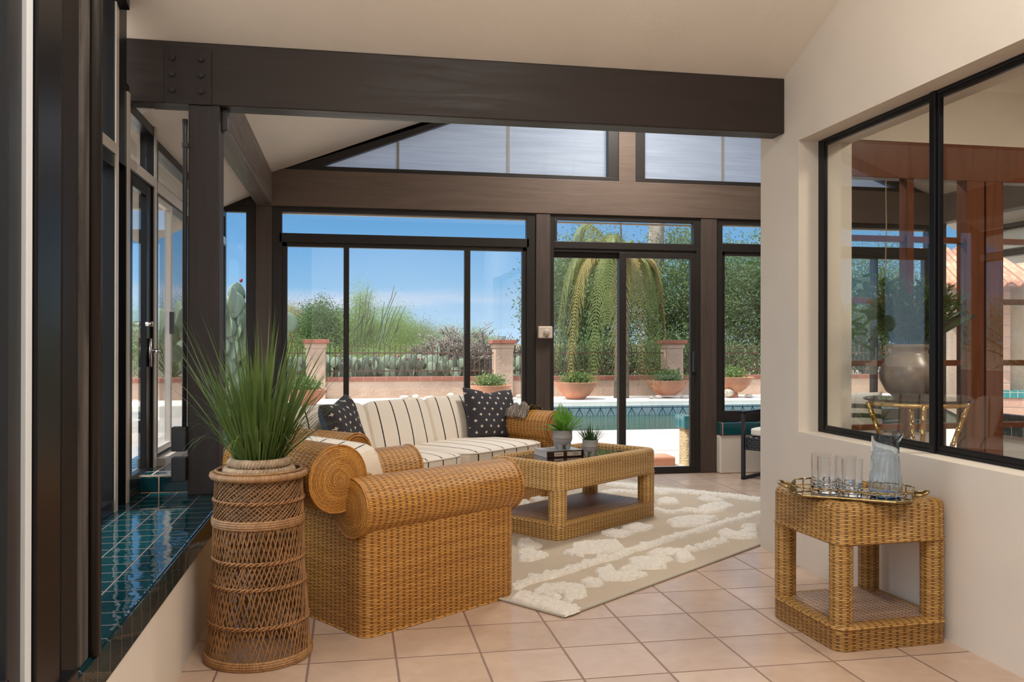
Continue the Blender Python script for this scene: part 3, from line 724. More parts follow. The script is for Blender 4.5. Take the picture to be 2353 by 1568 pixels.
coffee = woven_table('coffee_table', 'rounded wicker coffee table with a smoked glass top on the patterned rug', 'coffee table', (1.241, 5.118, 0.010), rad(38), 1.11, 0.60, 0.475, 0.300, 0.105, 0.115, W_tab)
g = G('smoked glass top', 0.02, (0.035, 0.018, 0.012), spec=0.8); M_smoke = g.mat
obj('glass_top', MB().rrect(0.0625, 1.0475, 0.0625, 0.5375, 0.03, [(0.0, 0.440), (0.0, 0.452), (0.002, 0.454)]), M_smoke, coffee, smooth=True, sharp=30)
side = woven_table('side_table', 'square wicker side table holding the drinks tray by the cream right wall', 'side table', (1.880, 3.112, 0.0), rad(3.2), 0.515, 0.50, 0.588, 0.418, 0.102, 0.092, W_side, r=0.05)
obj('glass_top', MB().rrect(0.0625, 0.4525, 0.0625, 0.4375, 0.02, [(0.0, 0.558), (0.0, 0.567), (0.002, 0.569)]), plain('dark glass top', (0.06, 0.04, 0.03), 0.04, spec=0.7), side, smooth=True, sharp=30)

# ------------------------------------------------------------------ book and pots on the coffee table
ZG = 0.010+0.454
bk = thing('book', 'thick hardback book with a dark spine lying flat on the glass coffee table', 'book', (1.262, 5.535, ZG), rad(13))
M_bk = plain('dark oxblood cover', (0.035, 0.012, 0.012), 0.3); M_bw = plain('pale blue grey jacket', (0.50, 0.52, 0.55), 0.25)
m = MB().box(0, 0.27, 0, 0.012, 0, 0.043); obj('spine', m, M_bk, bk, bevel=0.004)
m = MB().box(0, 0.27, 0.006, 0.215, 0.039, 0.043); m.box(0, 0.27, 0.006, 0.215, 0, 0.004); obj('cover', m, M_bw, bk, bevel=0.001)
obj('pages', MB().box(0.004, 0.266, 0.012, 0.208, 0.004, 0.039), plain('page edges', (0.70, 0.66, 0.60), 0.8, var=0.12, vs=120, stretch=(0.05, 0.05, 4)), bk)
lab = MB().box(0.05, 0.118, -0.0012, 0.001, 0.008, 0.035); lab.box(0.145, 0.25, -0.0012, 0.001, 0.008, 0.035); obj('spine_label', lab, plain('cream label', (0.55, 0.47, 0.38), 0.5), bk)
def text(par, s, size, loc, rot, m, name='lettering', ext=0.0004):
    cu = bpy.data.curves.new(name, 'FONT'); cu.body = s; cu.size = size; cu.extrude = ext; cu.align_x = 'CENTER'; cu.align_y = 'CENTER'
    q = bpy.data.objects.new(name, cu); me = bpy.data.meshes.new_from_object(q); bpy.data.objects.remove(q); me.materials.clear(); me.materials.append(m)
    o = bpy.data.objects.new(name, me); COL.objects.link(o); o.parent = par; o.location = loc; o.rotation_euler = rot; return o
M_ink = plain('dark ink', (0.05, 0.04, 0.035), 0.6)
text(bk, 'BEN LARSON', 0.0085, (0.084, -0.0016, 0.0215), (PI/2, 0, 0), M_ink)
text(bk, 'BODIES OF\nEVIDENCE', 0.0085, (0.208, -0.0016, 0.0215), (PI/2, 0, 0), M_ink)
M_pot = plain('matt grey ceramic', (0.36, 0.35, 0.34), 0.6, var=0.05, vs=14)
M_soil = plain('dark soil', (0.03, 0.02, 0.013), 0.9, bump=0.01, bs=80)
def footed_pot(label, loc, R, H, rib):
    t = thing('footed_pot', label, 'potted plant', loc, rnd.uniform(0, 6), 'grey footed pots on the coffee table')
    f = lambda a, r, z: (r*(1 - (0.03 if z > H*0.62 and r > R*0.9 else 0)*(0.5+0.5*cos(a*rib))), z)
    m = MB().lathe([(0.0, H*0.20), (R*0.55, H*0.21), (R*0.80, H*0.30), (R*0.95, H*0.46), (R*0.995, H*0.60), (R*1.03, H*0.62), (R*1.03, H*0.64), (R, H*0.66), (R, H*0.80), (R*1.0, H*0.95), (R*1.02, H*0.97), (R*1.02, H), (R*0.93, H), (R*0.90, H*0.9), (R*0.88, H*0.8)], 72, fn=f)
    for k in range(4):
        a = PI/4+k*PI/2; m.tube([(R*0.62*cos(a), R*0.62*sin(a), H*0.32), (R*0.60*cos(a), R*0.60*sin(a), H*0.14), (R*0.55*cos(a), R*0.55*sin(a), 0.0)], [R*0.34, R*0.27, R*0.19], 14)
    obj('pot', m, M_pot, t, smooth=True, sharp=45)
    obj('soil', MB().lathe([(0.0, H*0.86), (R*0.90, H*0.85)], 24), M_soil, t)
    return t
L_fern = leafmat('fern green', (0.08, 0.24, 0.025), (0.27, 0.52, 0.085), 0.45, 0.4, 9)
L_grass = leafmat('small grass green', (0.022, 0.062, 0.016), (0.07, 0.14, 0.045), 0.5, 0.25, 12)
p1 = footed_pot('grey footed pot with a bright feathery fern, standing on the book', (1.392, 5.650, ZG+0.043), 0.066, 0.128, 40)
m = MB()
def frond(m, base, az, L, up, droop, wl):
    n = 15; pts = []
    for i in range(n+1):
        s = i/n; h = L*s*cos(up) ; d = (h*cos(az), h*sin(az), L*s*sin(up) - droop*s*s)
        pts.append(Vector(base)+Vector(d))
    m.tube(pts, [0.0016*(1-0.7*i/n) for i in range(n+1)], 4)
    for i in range(2, n+1):
        s = i/n; w = wl*(sin(PI*min(1, s*0.92+0.06)))**0.8
        t = (pts[i]-pts[i-1]).normalized(); sd = t.cross(Vector((0, 0, 1))).normalized(); up_ = sd.cross(t)
        for q in (-1, 1):
            for o in (0.0, 0.33, 0.66):
                p = pts[i-1].lerp(pts[i], o); d = (sd*q + t*0.55 - up_*0.12).normalized()
                a = p + d*w*0.4 + t*w*0.11; e = p + d*w; c = p + d*w*0.4 - t*w*0.09
                m.poly([p, a, e, c])
for k in range(17):
    az = k*2.4+rnd.uniform(-.3, .3); up = rad(rnd.choice((22, 34, 46, 58, 70)) + rnd.uniform(-6, 6))
    frond(m, (0.02*cos(az), 0.02*sin(az), 0.112), az, rnd.uniform(0.15, 0.22), up, rnd.uniform(0.02, 0.07), 0.034)
for az, L, up, dr in ((rad(195), 0.225, rad(38), 0.08), (rad(172), 0.20, rad(45), 0.09), (rad(215), 0.20, rad(28), 0.07), (rad(100), 0.235, rad(75), 0.02), (rad(60), 0.22, rad(70), 0.03), (rad(10), 0.20, rad(55), 0.05)):
    frond(m, (0.015*cos(az), 0.015*sin(az), 0.112), az-p1.rotation_euler.z, L, up, dr, 0.042)
obj('fern_fronds', m, L_fern, p1)
p2 = footed_pot('smaller grey footed pot with fine dark grass, directly on the glass', (1.565, 5.580, ZG), 0.052, 0.112, 40)
def blade(m, base, az, L, up, droop, w, n=6):
    pts = []; 
    for i in range(n+1):
        s = i/n; h = L*s*cos(up)*(1+0.15*s); pts.append(Vector(base)+Vector((h*cos(az), h*sin(az), L*s*sin(up)-droop*s*s*s)))
    sd = Vector((-sin(az+0.4), cos(az+0.4), 0)); b = len(m.v)
    for i, p in enumerate(pts):
        ww = w*0.5*min(1, (1-i/n)*2.2+0.03)*(0.7+0.3*min(1, i/1.5)); m.v.append(tuple(p-sd*ww)); m.v.append(tuple(p+sd*ww))
    for i in range(n): m.face((b+2*i, b+2*i+1, b+2*i+3, b+2*i+2))
m = MB()
for k in range(150):
    az = rnd.uniform(0, 2*PI); r = 0.036*sqrt(rnd.random()); up = rad(90-55*r/0.036*rnd.uniform(0.3, 1)); blade(m, (r*cos(az), r*sin(az), 0.094), az, rnd.uniform(0.09, 0.145), up, rnd.uniform(0, 0.03), 0.0045, 4)
obj('grass_blades', m, L_grass, p2)

# ------------------------------------------------------------------ tray, glasses and jug
ZT = 0.590
tr = thing('serving_tray', 'gilt bamboo edged mirrored tray on the wicker side table', 'tray', (2.045, 3.285, ZT), rad(-36))
M_gilt = plain('aged gilt metal', (0.33, 0.235, 0.105), 0.32, metal=1.0, var=0.4, vs=60)
L2, W2, cc = 0.235, 0.145, 0.06
octo = [(-L2, -W2+cc), (-L2+cc, -W2), (L2-cc, -W2), (L2, -W2+cc), (L2, W2-cc), (L2-cc, W2), (-L2+cc, W2), (-L2, W2-cc)]
m = MB().prism(octo, 2, 0.0, 0.006); m.tube([(x, y, 0.006) for x, y in octo], 0.005, 8, closed=True)
obj('tray_base', m, M_gilt, tr, bevel=0.001)
obj('mirror', MB().prism([(x*0.97, y*0.97) for x, y in octo], 2, 0.0062, 0.008), plain('mirror glass', (0.5, 0.48, 0.47), 0.03, metal=1.0), tr)
rail = []
for i in range(8):
    a, b2 = Vector((*octo[i], 0)), Vector((*octo[(i+1) % 8], 0)); k = max(1, round((b2-a).length/0.034))
    for j in range(k): rail.append(a.lerp(b2, j/k))
gpm = MB().tube([(0, 0, 0.006), (0, 0, 0.012), (0, 0, 0.022), (0, 0, 0.026), (0, 0, 0.036)], [0.0034, 0.0026, 0.0026, 0.0036, 0.0028], 6).mesh('gallery_post', True); gpm.materials.append(M_gilt)
for p in rail: q = obj('gallery_post', gpm, None, tr); q.location = (p.x, p.y, 0)
m = MB(); 
for i in range(len(rail)):
    a, b2 = rail[i], rail[(i+1) % len(rail)]; q = [a.lerp(b2, s) for s in (0, 0.42, 0.5, 0.58, 1)]
    m.tube([(p.x, p.y, 0.037) for p in q], [0.0036, 0.003, 0.0042, 0.003, 0.0036], 6)
obj('gallery_rail', m, M_gilt, tr, smooth=True)
for sg in (-1, 1):
    pts = [(sg*(L2-0.002), -0.045, 0.02), (sg*(L2+0.03), -0.042, 0.024), (sg*(L2+0.05), -0.03, 0.032), (sg*(L2+0.055), 0, 0.035), (sg*(L2+0.05), 0.03, 0.032), (sg*(L2+0.03), 0.042, 0.024), (sg*(L2-0.002), 0.045, 0.02)]
    obj('handle', MB().tube(pts, 0.0062, 8), M_gilt, tr, smooth=True)
def glassmat(name, c, ior=1.45):
    g = G(name, 0.0, c); g.set('Transmission Weight', 1.0); g.set('IOR', ior); return g.mat
M_clear = glassmat('clear drinking glass', (0.97, 0.98, 0.99)); M_jug = glassmat('pale blue glass', (0.80, 0.90, 0.985))
ZM = ZT+0.009
def tumbler():
    t = thing('drinking_glass', '', 'glass', (0, 0, ZM), 0, 'clear tumblers on the tray')
    R, H = 0.041, 0.150
    prof = [(0.0, 0.0), (R*0.86, 0.0), (R*0.93, 0.003)]
    for z in (0.018, 0.030, 0.042, 0.054): prof += [(R*0.955, z-0.0035), (R*0.915, z), (R*0.955, z+0.0035)]
    prof += [(R*0.96, 0.07), (R*0.975, 0.10), (R, H), (R-0.0022, H), (R*0.975-0.0026, 0.10), (R*0.96-0.0028, 0.07), (R*0.86, 0.022), (R*0.7, 0.017), (0.0, 0.016)]
    obj('glass_body', MB().lathe(prof, 40), M_clear, t, smooth=True, sharp=35); return t
gl = tumbler()
spots = [((1.945, 3.300), 'clear ribbed tumbler on the tray, front left of the four'), ((1.972, 3.395), 'clear ribbed tumbler on the tray, at the back beside the left handle'), ((2.042, 3.318), 'clear ribbed tumbler on the tray, behind the other two and closest to the wall'), ((2.004, 3.213), 'clear ribbed tumbler on the tray, next to the blue jug')]
for i, ((x, y), lab) in enumerate(spots):
    q = gl if i == 0 else dup(gl); q.location = (x, y, ZM); q['label'] = lab
jg = thing('glass_jug', 'pale blue swirled glass jug standing on the tray', 'jug', (2.135, 3.185, ZM), rad(20))
H = 0.245; NJ = 96
def jr(z):
    s = z/H
    if s < 0.05: return 0.054 + 0.012*sqrt(max(0, s)/0.05)*0.5
    if s < 0.72: return 0.060 + 0.0055*sin(PI*min(1, (s-0.05)/0.36)) - 0.0075*max(0, (s-0.18)/0.54)
    return 0.0525
prof = []; NZ = 56
for i in range(NZ+1): prof.append((1.0, H*i/NZ))
def swirl(out):
    def f(a, r, z):
        R = jr(z) if out else jr(z)-0.003; s = z/H
        if 0.05 < s < 0.72: R += 0.0016*sin(14*a - s*9.0)*min(1, (s-0.05)*8, (0.72-s)*8)
        if abs(s-0.72) < 0.012: R += 0.0025
        if s > 0.9:   # pouring lip
            k = math.exp(-((((a-rad(320)+PI) % (2*PI))-PI)/0.33)**2); R += 0.022*k*(s-0.9)/0.1
            z = z + 0.012*k*(s-0.9)/0.1
        return R, max(z, 0.004 if not out else 0.0)
    return f
m = MB().lathe(prof, NJ, fn=swirl(True)); n0 = len(m.v)
inner = [(1.0, H*(NZ-i)/NZ) for i in range(NZ-3)]
m.lathe(inner, NJ, fn=swirl(False)); top_o = NZ*NJ
for k in range(NJ):
    j = (k+1) % NJ; m.face((top_o+k, top_o+j, n0+j, n0+k))
m.face([k for k in range(NJ)][::-1]); nb = n0+(NZ-4)*NJ; m.face([nb+k for k in range(NJ)])
obj('jug_body', m, M_jug, jg, smooth=True, sharp=60)
obj('jug_foot', MB().lathe([(0.0, -0.0005), (0.050, -0.0005), (0.053, 0.003), (0.050, 0.0065), (0.0, 0.0065)], 40), glassmat('blue glass foot', (0.12, 0.42, 0.85)), jg, smooth=True)
# ------------------------------------------------------------------ tall basket stand with the grass
bs = thing('basket_stand', 'tall open lattice basket stand on the tiles holding the grass plant', 'basket', (-0.356, 3.515, 0.0))
C_a = cane('light cane', (0.38, 0.205, 0.085), (0.22, 0.105, 0.038), 0.012); C_b = cane('brown cane', (0.36, 0.17, 0.060), (0.19, 0.085, 0.028), 0.010)
C_w = plain('cane strand', (0.25, 0.122, 0.045), 0.5, var=0.35, vs=12)
def rz_(z):
    P = [(0.0, 0.199), (0.05, 0.193), (0.15, 0.186), (0.29, 0.176), (0.39, 0.170), (0.53, 0.168), (0.61, 0.165), (0.71, 0.163)]
    for (a, ra), (b, rb) in zip(P, P[1:]):
        if z <= b: return ra+(rb-ra)*(z-a)/(b-a)
    return P[-1][1]
rings = [(0.018, 0.011, 'band'), (0.154, 0.008, 'twist'), (0.296, 0.008, 'twist'), (0.390, 0.008, 'twist'), (0.532, 0.013, 'band'), (0.614, 0.007, 'twist'), (0.708, 0.014, 'rim')]
def ring(m, z, R, r, n=72, wob=0.0): m.tube([(( R+wob*sin(k*17))*cos(2*PI*k/n), (R+wob*sin(k*17))*sin(2*PI*k/n), z) for k in range(n)], r, 8, closed=True)
for z, r, kind in rings:
    m = MB(); R = rz_(z)
    if kind == 'rim':
        ring(m, z, R+0.010, r); ring(m, z+0.016, R-0.002, 0.006)
        obj('rolled_rim', m, C_a, bs, smooth=True)
    elif kind == 'band':
        for dz in (-0.012, -0.004, 0.004, 0.012): ring(m, z+dz, R+0.003+0.002*(abs(dz) < 0.01), 0.0062)
        obj('wrapped_band', m, C_a, bs, smooth=True)
    else:
        for ph in (0, PI):
            m.tube([((R+0.004*cos(26*2*PI*k/260+ph)+0.003)*cos(2*PI*k/260), (R+0.004*cos(26*2*PI*k/260+ph)+0.003)*sin(2*PI*k/260), z+0.005*sin(26*2*PI*k/260+ph)) for k in range(260)], 0.0042, 5, closed=True)
        obj('twisted_ring', m, C_b, bs, smooth=True)
for (z0, _, _), (z1, _, k1) in zip(rings, rings[1:]):
    m = MB(); dense = z0 > 0.5; n = 54 if dense else 62; tw = 0.62 if dense else 0.25
    if k1 == 'rim': tw = 0.75
    for sg in (-1, 1):
        for k in range(n):
            a0 = 2*PI*k/n + rnd.uniform(-.02, .02); pts = []
            for i in range(6):
                s = i/5; z = z0+(z1-z0)*s; a = a0+sg*tw*(s-0.5)*(1 if k % 2 else 0.85); R = rz_(z)+0.002*sg; pts.append((R*cos(a), R*sin(a), z))
            m.tube(pts, 0.0026 if dense else 0.0031, 5, cap=False)
    obj('lattice', m, C_w, bs, smooth=True)
gp = thing('grass_plant', 'tall spiky ornamental grass in a braided seagrass pot, set in the basket stand', 'potted plant', (-0.356, 3.515, 0.545))
m = MB()
for k in range(7):
    z = 0.010+k*0.033; R = (0.115, 0.128, 0.138, 0.140, 0.136, 0.122, 0.104)[k]
    for ph in (0, 2*PI/3, 4*PI/3):
        m.tube([((R+0.009*cos(19*2*PI*q/228+ph))*cos(2*PI*q/228), (R+0.009*cos(19*2*PI*q/228+ph))*sin(2*PI*q/228), z+0.011*sin(19*2*PI*q/228*1+ph)) for q in range(228)], 0.0088, 5, closed=True)
m.lathe([(0.0, 0.0), (0.113, 0.004), (0.13, 0.1), (0.12, 0.18), (0.10, 0.2)], 32)
obj('braided_pot', m, plain('braided seagrass', (0.36, 0.24, 0.145), 0.8, c2=(0.50, 0.36, 0.23), var=0.35, vs=30), gp, smooth=True)
obj('soil', MB().lathe([(0.0, 0.20), (0.105, 0.195)], 24), M_soil, gp)
L_tall = leafmat('tall grass green', (0.032, 0.075, 0.013), (0.17, 0.24, 0.06), 0.42, 0.30, 6)
m = MB()
for k in range(290):
    az = rnd.uniform(0, 2*PI); r = 0.085*sqrt(rnd.random()); lean = (r/0.085)*rnd.uniform(0.3, 1.0)
    up = rad(90-31*lean-rnd.uniform(0, 7)); L = rnd.triangular(0.26, 0.72, 0.46)
    blade(m, (r*cos(az), r*sin(az), 0.195), az+rnd.uniform(-.5, .5), L, up, rnd.uniform(0, 0.06)*(1+lean), rnd.uniform(0.005, 0.0105), 7)
for k in range(70):
    az = rnd.uniform(0, 2*PI); blade(m, (0.07*cos(az), 0.07*sin(az), 0.195), az, rnd.uniform(0.32, 0.48), rad(rnd.uniform(50, 66)), rnd.uniform(0.05, 0.30), rnd.uniform(0.003, 0.006), 10)
# the long arching blades that lean over the armchair and the window seat
for az, L, up, dr, w in ((rad(-25), 0.42, rad(60), 0.46, 0.010), (rad(-30), 0.38, rad(58), 0.46, 0.009), (rad(20), 0.36, rad(45), 0.10, 0.010), (rad(165), 0.44, rad(52), 0.05, 0.008), (rad(150), 0.50, rad(60), 0.04, 0.007), (rad(5), 0.52, rad(52), 0.12, 0.006), (rad(-12), 0.46, rad(48), 0.30, 0.006), (rad(-40), 0.40, rad(45), 0.32, 0.005)):
    blade(m, (0.075*cos(az), 0.075*sin(az), 0.195), az, L, up, dr, w, 14)
obj('grass_blades', m, L_tall, gp)

# ------------------------------------------------------------------ rug with raised tufts
rg = thing('area_rug', 'beige flatweave rug with raised cream tufted zigzags under the coffee table', 'rug', (0.941, 3.785, 0.0), rad(37))
g = G('flatweave', 0.95, spec=0.1); cc = g.co('Object'); f = g.noise(g.scale(cc, (60, 220, 1)), 1.0, 2); f2 = g.noise(cc, 2.2, 3)
g.set('Base Color', g.mix(g.m('ADD', g.m('MULTIPLY', f, 0.45), g.m('MULTIPLY', f2, 0.5)), (0.37, 0.30, 0.225), (0.53, 0.445, 0.35))); g.bump(f, 0.002, 0.7)
obj('rug_base', MB().rrect(-0.045, 3.25, -0.035, 2.22, 0.01, [(0.0, 0.0), (0.0, 0.006), (0.004, 0.010)]), g.mat, rg)
obj('bound_edge', MB().tube([(-0.045, -0.035, 0.007), (3.25, -0.035, 0.007), (3.25, 2.22, 0.007), (-0.045, 2.22, 0.007)], 0.008, 6, closed=True), plain('rug binding', (0.42, 0.38, 0.32), 0.9), rg, smooth=True)
M_tuft = plain('cream pile', (0.80, 0.74, 0.66), 0.95, var=0.10, vs=40, bump=0.012, bs=180, spec=0.05)
def inside(p, poly):
    c = False; n = len(poly)
    for i in range(n):
        (x0, y0), (x1, y1) = poly[i], poly[i-1]
        if (y0 > p[1]) != (y1 > p[1]) and p[0] < (x1-x0)*(p[1]-y0)/(y1-y0)+x0: c = not c
    return c
def sdist(p, a, b):
    dx, dy = b[0]-a[0], b[1]-a[1]; t = max(0, min(1, ((p[0]-a[0])*dx+(p[1]-a[1])*dy)/(dx*dx+dy*dy+1e-12)))
    return math.hypot(p[0]-a[0]-t*dx, p[1]-a[1]-t*dy)
def tuft(dist, bx, h=0.020, step=0.0085):
    """height field over the points where dist > 0"""
    x0, x1, y0, y1 = bx; nx, ny = int((x1-x0)/step)+1, int((y1-y0)/step)+1; m = MB(); idx = {}
    D = {}
    for i in range(nx+1):
        for j in range(ny+1):
            d = dist((x0+i*step, y0+j*step))
            if d > 0: D[i, j] = d
    cells = set()
    for (i, j) in D:
        for c in ((i, j), (i-1, j), (i, j-1), (i-1, j-1)): cells.add(c)
    def vid(i, j):
        if (i, j) not in idx:
            d = D.get((i, j), 0.0); z = 0.009 + (h*min(1, d/0.011)**0.5*(0.62+0.5*rnd.random()) if d > 0 else -0.001)
            idx[i, j] = m.vert((x0+i*step+rnd.uniform(-.0028, .0028), y0+j*step+rnd.uniform(-.0028, .0028), z))
        return idx[i, j]
    for (i, j) in cells: m.face((vid(i, j), vid(i+1, j), vid(i+1, j+1), vid(i, j+1)))
    return m
def poly_tuft(poly):
    n = len(poly); f = lambda p: min(sdist(p, poly[i-1], poly[i]) for i in range(n)) if inside(p, poly) else 0.0
    xs, ys = [p[0] for p in poly], [p[1] for p in poly]
    obj('tuft', tuft(f, (min(xs)-.01, max(xs)+.01, min(ys)-.01, max(ys)+.01)), M_tuft, rg, smooth=True)
def path_tuft(path, w, extra=()):
    n = len(path)
    def f(p):
        d = min(sdist(p, path[i-1], path[i]) for i in range(1, n)); e = w-d
        for q in extra:
            if inside(p, q): e = max(e, min(sdist(p, q[i-1], q[i]) for i in range(3))+0.004)
        return max(0.0, e)
    xs, ys = [p[0] for p in path], [p[1] for p in path]
    obj('tuft', tuft(f, (min(xs)-w-.01, max(xs)+w+.01, min(ys)-w-.01, max(ys)+w+(.07 if extra else .01))), M_tuft, rg, smooth=True)
POLYS = [[(-0.04,0.296),(0.108,0.363),(0.101,0.197),(0.094,0.04),(0.095,-0.023),(0.051,-0.046),(-0.042,-0.039),(-0.044,0.127)],[(0.127,0.301),(0.261,0.339),(0.334,0.288),(0.364,0.228),(0.382,0.179),(0.265,0.072),(0.196,0.069),(0.189,0.089),(0.127,0.066),(0.133,0.11),(0.222,0.185),(0.202,0.235),(0.145,0.255)],[(0.128,0.261),(0.195,0.229),(0.169,0.149),(0.123,0.134),(0.112,0.172)],[(0.418,0.242),(0.513,0.26),(0.521,0.176),(0.478,0.134),(0.433,0.124),(0.378,0.17)],[(0.659,0.324),(0.717,0.31),(0.765,0.342),(0.803,0.319),(0.694,0.205),(0.785,0.123),(0.778,0.067),(0.68,0.065),(0.608,0.082),(0.528,0.168),(0.539,0.216)],[(0.742,0.235),(0.849,0.251),(0.869,0.18),(0.817,0.137),(0.758,0.152),(0.731,0.196)],[(0.97,0.332),(1.14,0.259),(1.173,0.223),(1.136,0.135),(1.051,0.138),(0.958,0.068),(0.893,0.105),(0.841,0.16),(0.877,0.256)],[(1.134,0.321),(1.257,0.344),(1.334,0.281),(1.387,0.203),(1.238,0.061),(1.179,0.071),(1.125,0.059),(1.118,0.1),(1.245,0.203),(1.187,0.246),(1.119,0.281)],[(1.394,0.236),(1.476,0.249),(1.432,0.136),(1.383,0.15)],[(1.481,0.222),(1.57,0.231),(1.515,0.126),(1.464,0.14)],[(1.579,0.22),(1.674,0.224),(1.593,0.123),(1.539,0.14)],[(1.692,0.226),(1.773,0.227),(1.683,0.129),(1.637,0.158)],[(1.764,0.214),(1.813,0.205),(1.747,0.123),(1.707,0.146)],[(1.931,0.308),(2.058,0.315),(2.012,0.244),(1.992,0.196),(2.048,0.089),(1.962,0.046),(1.874,0.096),(1.813,0.205)],[(2.014,0.218),(2.165,0.224),(2.198,0.164),(2.078,0.103),(2.03,0.155)],[(2.182,0.28),(2.265,0.292),(2.308,0.22),(2.214,0.173),(2.165,0.224)],[(0.791,1.004),(0.902,1.096),(0.964,1.052),(0.92,0.991),(0.887,0.882),(0.837,0.855),(0.767,0.87),(0.759,0.958)],[(0.692,0.911),(0.779,0.897),(0.748,0.717),(0.685,0.693),(0.566,0.695),(0.527,0.755)],[(0.837,0.698),(0.927,0.697),(1.037,0.781),(1.138,0.756),(1.313,0.647),(1.173,0.493),(1.103,0.49),(1.015,0.487),(0.916,0.593),(0.851,0.551),(0.821,0.621)],[(1.392,0.839),(1.536,0.851),(1.557,0.686),(1.411,0.66),(1.365,0.71)],[(1.616,0.838),(1.794,0.848),(1.795,0.695),(1.681,0.67),(1.57,0.695)],[(1.979,0.729),(2.14,0.744),(2.305,0.678),(2.365,0.558),(2.305,0.512),(2.229,0.54),(2.184,0.481),(2.011,0.464),(1.879,0.605),(1.956,0.675)],[(2.575,0.832),(2.749,0.836),(2.903,0.803),(2.803,0.65),(2.62,0.631),(2.427,0.662),(2.438,0.737)],[(2.91,1.033),(3.042,1.033),(2.976,0.825),(2.903,0.803),(2.852,0.924)],[(2.638,1.221),(2.736,1.219),(2.773,1.145),(2.659,1.031),(2.554,1.046),(2.486,1.118)],[(2.0,2.008),(2.13,2.009),(2.086,1.88),(1.946,1.86)]]
PATHS = [([(0.135,0.417),(0.176,0.431),(0.276,0.439),(0.36,0.425),(0.511,0.417),(0.655,0.428),(0.813,0.429),(0.949,0.41),(1.136,0.435),(1.349,0.426),(1.601,0.434),(1.845,0.423),(2.193,0.421),(2.443,0.392),(2.694,0.404)],0.035),([(2.299,1.006),(2.265,0.892),(2.313,0.841),(2.456,0.838),(2.448,0.726)],0.04),([(3.002,1.89),(3.044,1.762),(2.999,1.568),(3.062,1.345),(3.108,1.22),(3.139,1.039),(3.168,0.864),(3.169,0.652)],0.07),([(2.601,1.687),(2.733,1.697),(2.767,1.623),(2.785,1.529),(2.87,1.512),(2.913,1.353),(3.04,1.331)],0.05)]
BUMPS = [(0.339,0.51),(0.445,0.49),(0.618,0.467),(0.767,0.478),(0.92,0.495),(1.332,0.485),(1.869,0.445),(2.332,0.456)]
for q in POLYS: poly_tuft(q)
tri = [[(x-0.10, 0.44), (x+0.05, 0.44), (x-0.02+0.02, y+0.015)] for x, y in BUMPS] + [[(x-0.09, 0.44), (x+0.05, 0.44), (x, 0.485)] for x in (1.10, 1.55, 1.70, 2.05, 2.55)]
for i, (p, w) in enumerate(PATHS): path_tuft(p, w, tri if i == 0 else ())
# the same motif chain runs along the far long side
for q in POLYS[1:8:2]: poly_tuft([(x+0.55, 1.98-(y-0.15)*0.9) for x, y in q][::-1])
path_tuft([(0.2, 1.74), (1.0, 1.73), (1.9, 1.745)], 0.035)

# ------------------------------------------------------------------ outdoors
nr = np.random.default_rng(11)
M_deck = tiles('pale scored concrete', 0.35, 7.83, 2.3, 1.9, 0.03, (0.24, 0.19, 0.16), (0.40, 0.345, 0.295), (0.46, 0.395, 0.34), 0.75, mott=0.85)
M_cope = plain('cream coping', (0.76, 0.70, 0.61), 0.7, var=0.06, vs=3, bump=0.002, bs=60)
M_stucco = plain('buff pink stucco', (0.43, 0.285, 0.205), 0.9, var=0.14, vs=1.5, bump=0.018, bs=17, c2=(0.50, 0.345, 0.255))
M_brick = plain('red brick cap', (0.27, 0.085, 0.052), 0.8, var=0.25, vs=9, bump=0.004, bs=40)
M_terra = plain('terracotta', (0.50, 0.185, 0.10), 0.75, c2=(0.58, 0.265, 0.165), vs=3.5, var=0.2, bump=0.003, bs=30, stretch=(1, 1, 0.4))
M_rust = plain('rusty black iron', (0.035, 0.022, 0.017), 0.7, c2=(0.13, 0.055, 0.03), var=0.4, vs=7)
M_sand = plain('desert ground', (0.24, 0.175, 0.115), 0.95, var=0.25, vs=0.5, bump=0.03, bs=4)
M_stone = plain('pale river stone', (0.45, 0.37, 0.30), 0.85, c2=(0.62, 0.54, 0.46), vs=4, var=0.3, bump=0.01, bs=18)

st('ground', MB().box(-260, 260, 16.85, 420, -0.5, 0.1), M_sand, 'dry desert ground beyond the garden wall', 'ground')
st('ground_side', MB().box(-60, -6.0, -12, 16.85, -0.5, -0.06), M_sand, 'dry desert ground beside the house', 'ground')
m = MB(); m.box(-6, 1.3, 7.83, 15.4, -0.35, -0.05); m.box(1.3, 22, 7.83, 12.15, -0.35, -0.05); m.box(-6, -1.25, -12, 7.83, -0.35, -0.05); m.box(18, 22, 12.15, 15.4, -0.35, -0.05)
st('pool_deck', m, M_deck, 'pale concrete pool deck glaring in the sun', 'deck')
st('trim_coping', MB().box(-6.2, 22, 15.4, 16.85, -0.30, 0.16), M_cope, 'raised cream pool coping along the garden wall', 'coping', bevel=0.025)
g = G('patterned pool tile', 0.12); o3 = g.xyz(g.co('Object')); s_ = 0.10
fx = g.m('SUBTRACT', g.m('FRACT', g.m('DIVIDE', o3[0], s_*2)), 0.5); fz = g.m('FRACT', g.m('DIVIDE', g.m('ADD', o3[2], 0.17), 0.2))
ax = g.m('ABSOLUTE', fx); arc = g.m('ABSOLUTE', g.m('SUBTRACT', g.m('ADD', g.m('MULTIPLY', ax, 1.1), g.m('MULTIPLY', fz, 0.55)), 0.52))
leafl = g.m('MULTIPLY', g.m('LESS_THAN', arc, 0.045), g.m('GREATER_THAN', fz, 0.2)); stem_ = g.m('LESS_THAN', ax, 0.018); topb = g.m('GREATER_THAN', fz, 0.93)
fr2 = g.m('FRACT', g.m('DIVIDE', o3[0], s_)); gl_ = g.m('LESS_THAN', g.m('MINIMUM', fr2, g.m('SUBTRACT', 1.0, fr2)), 0.03)
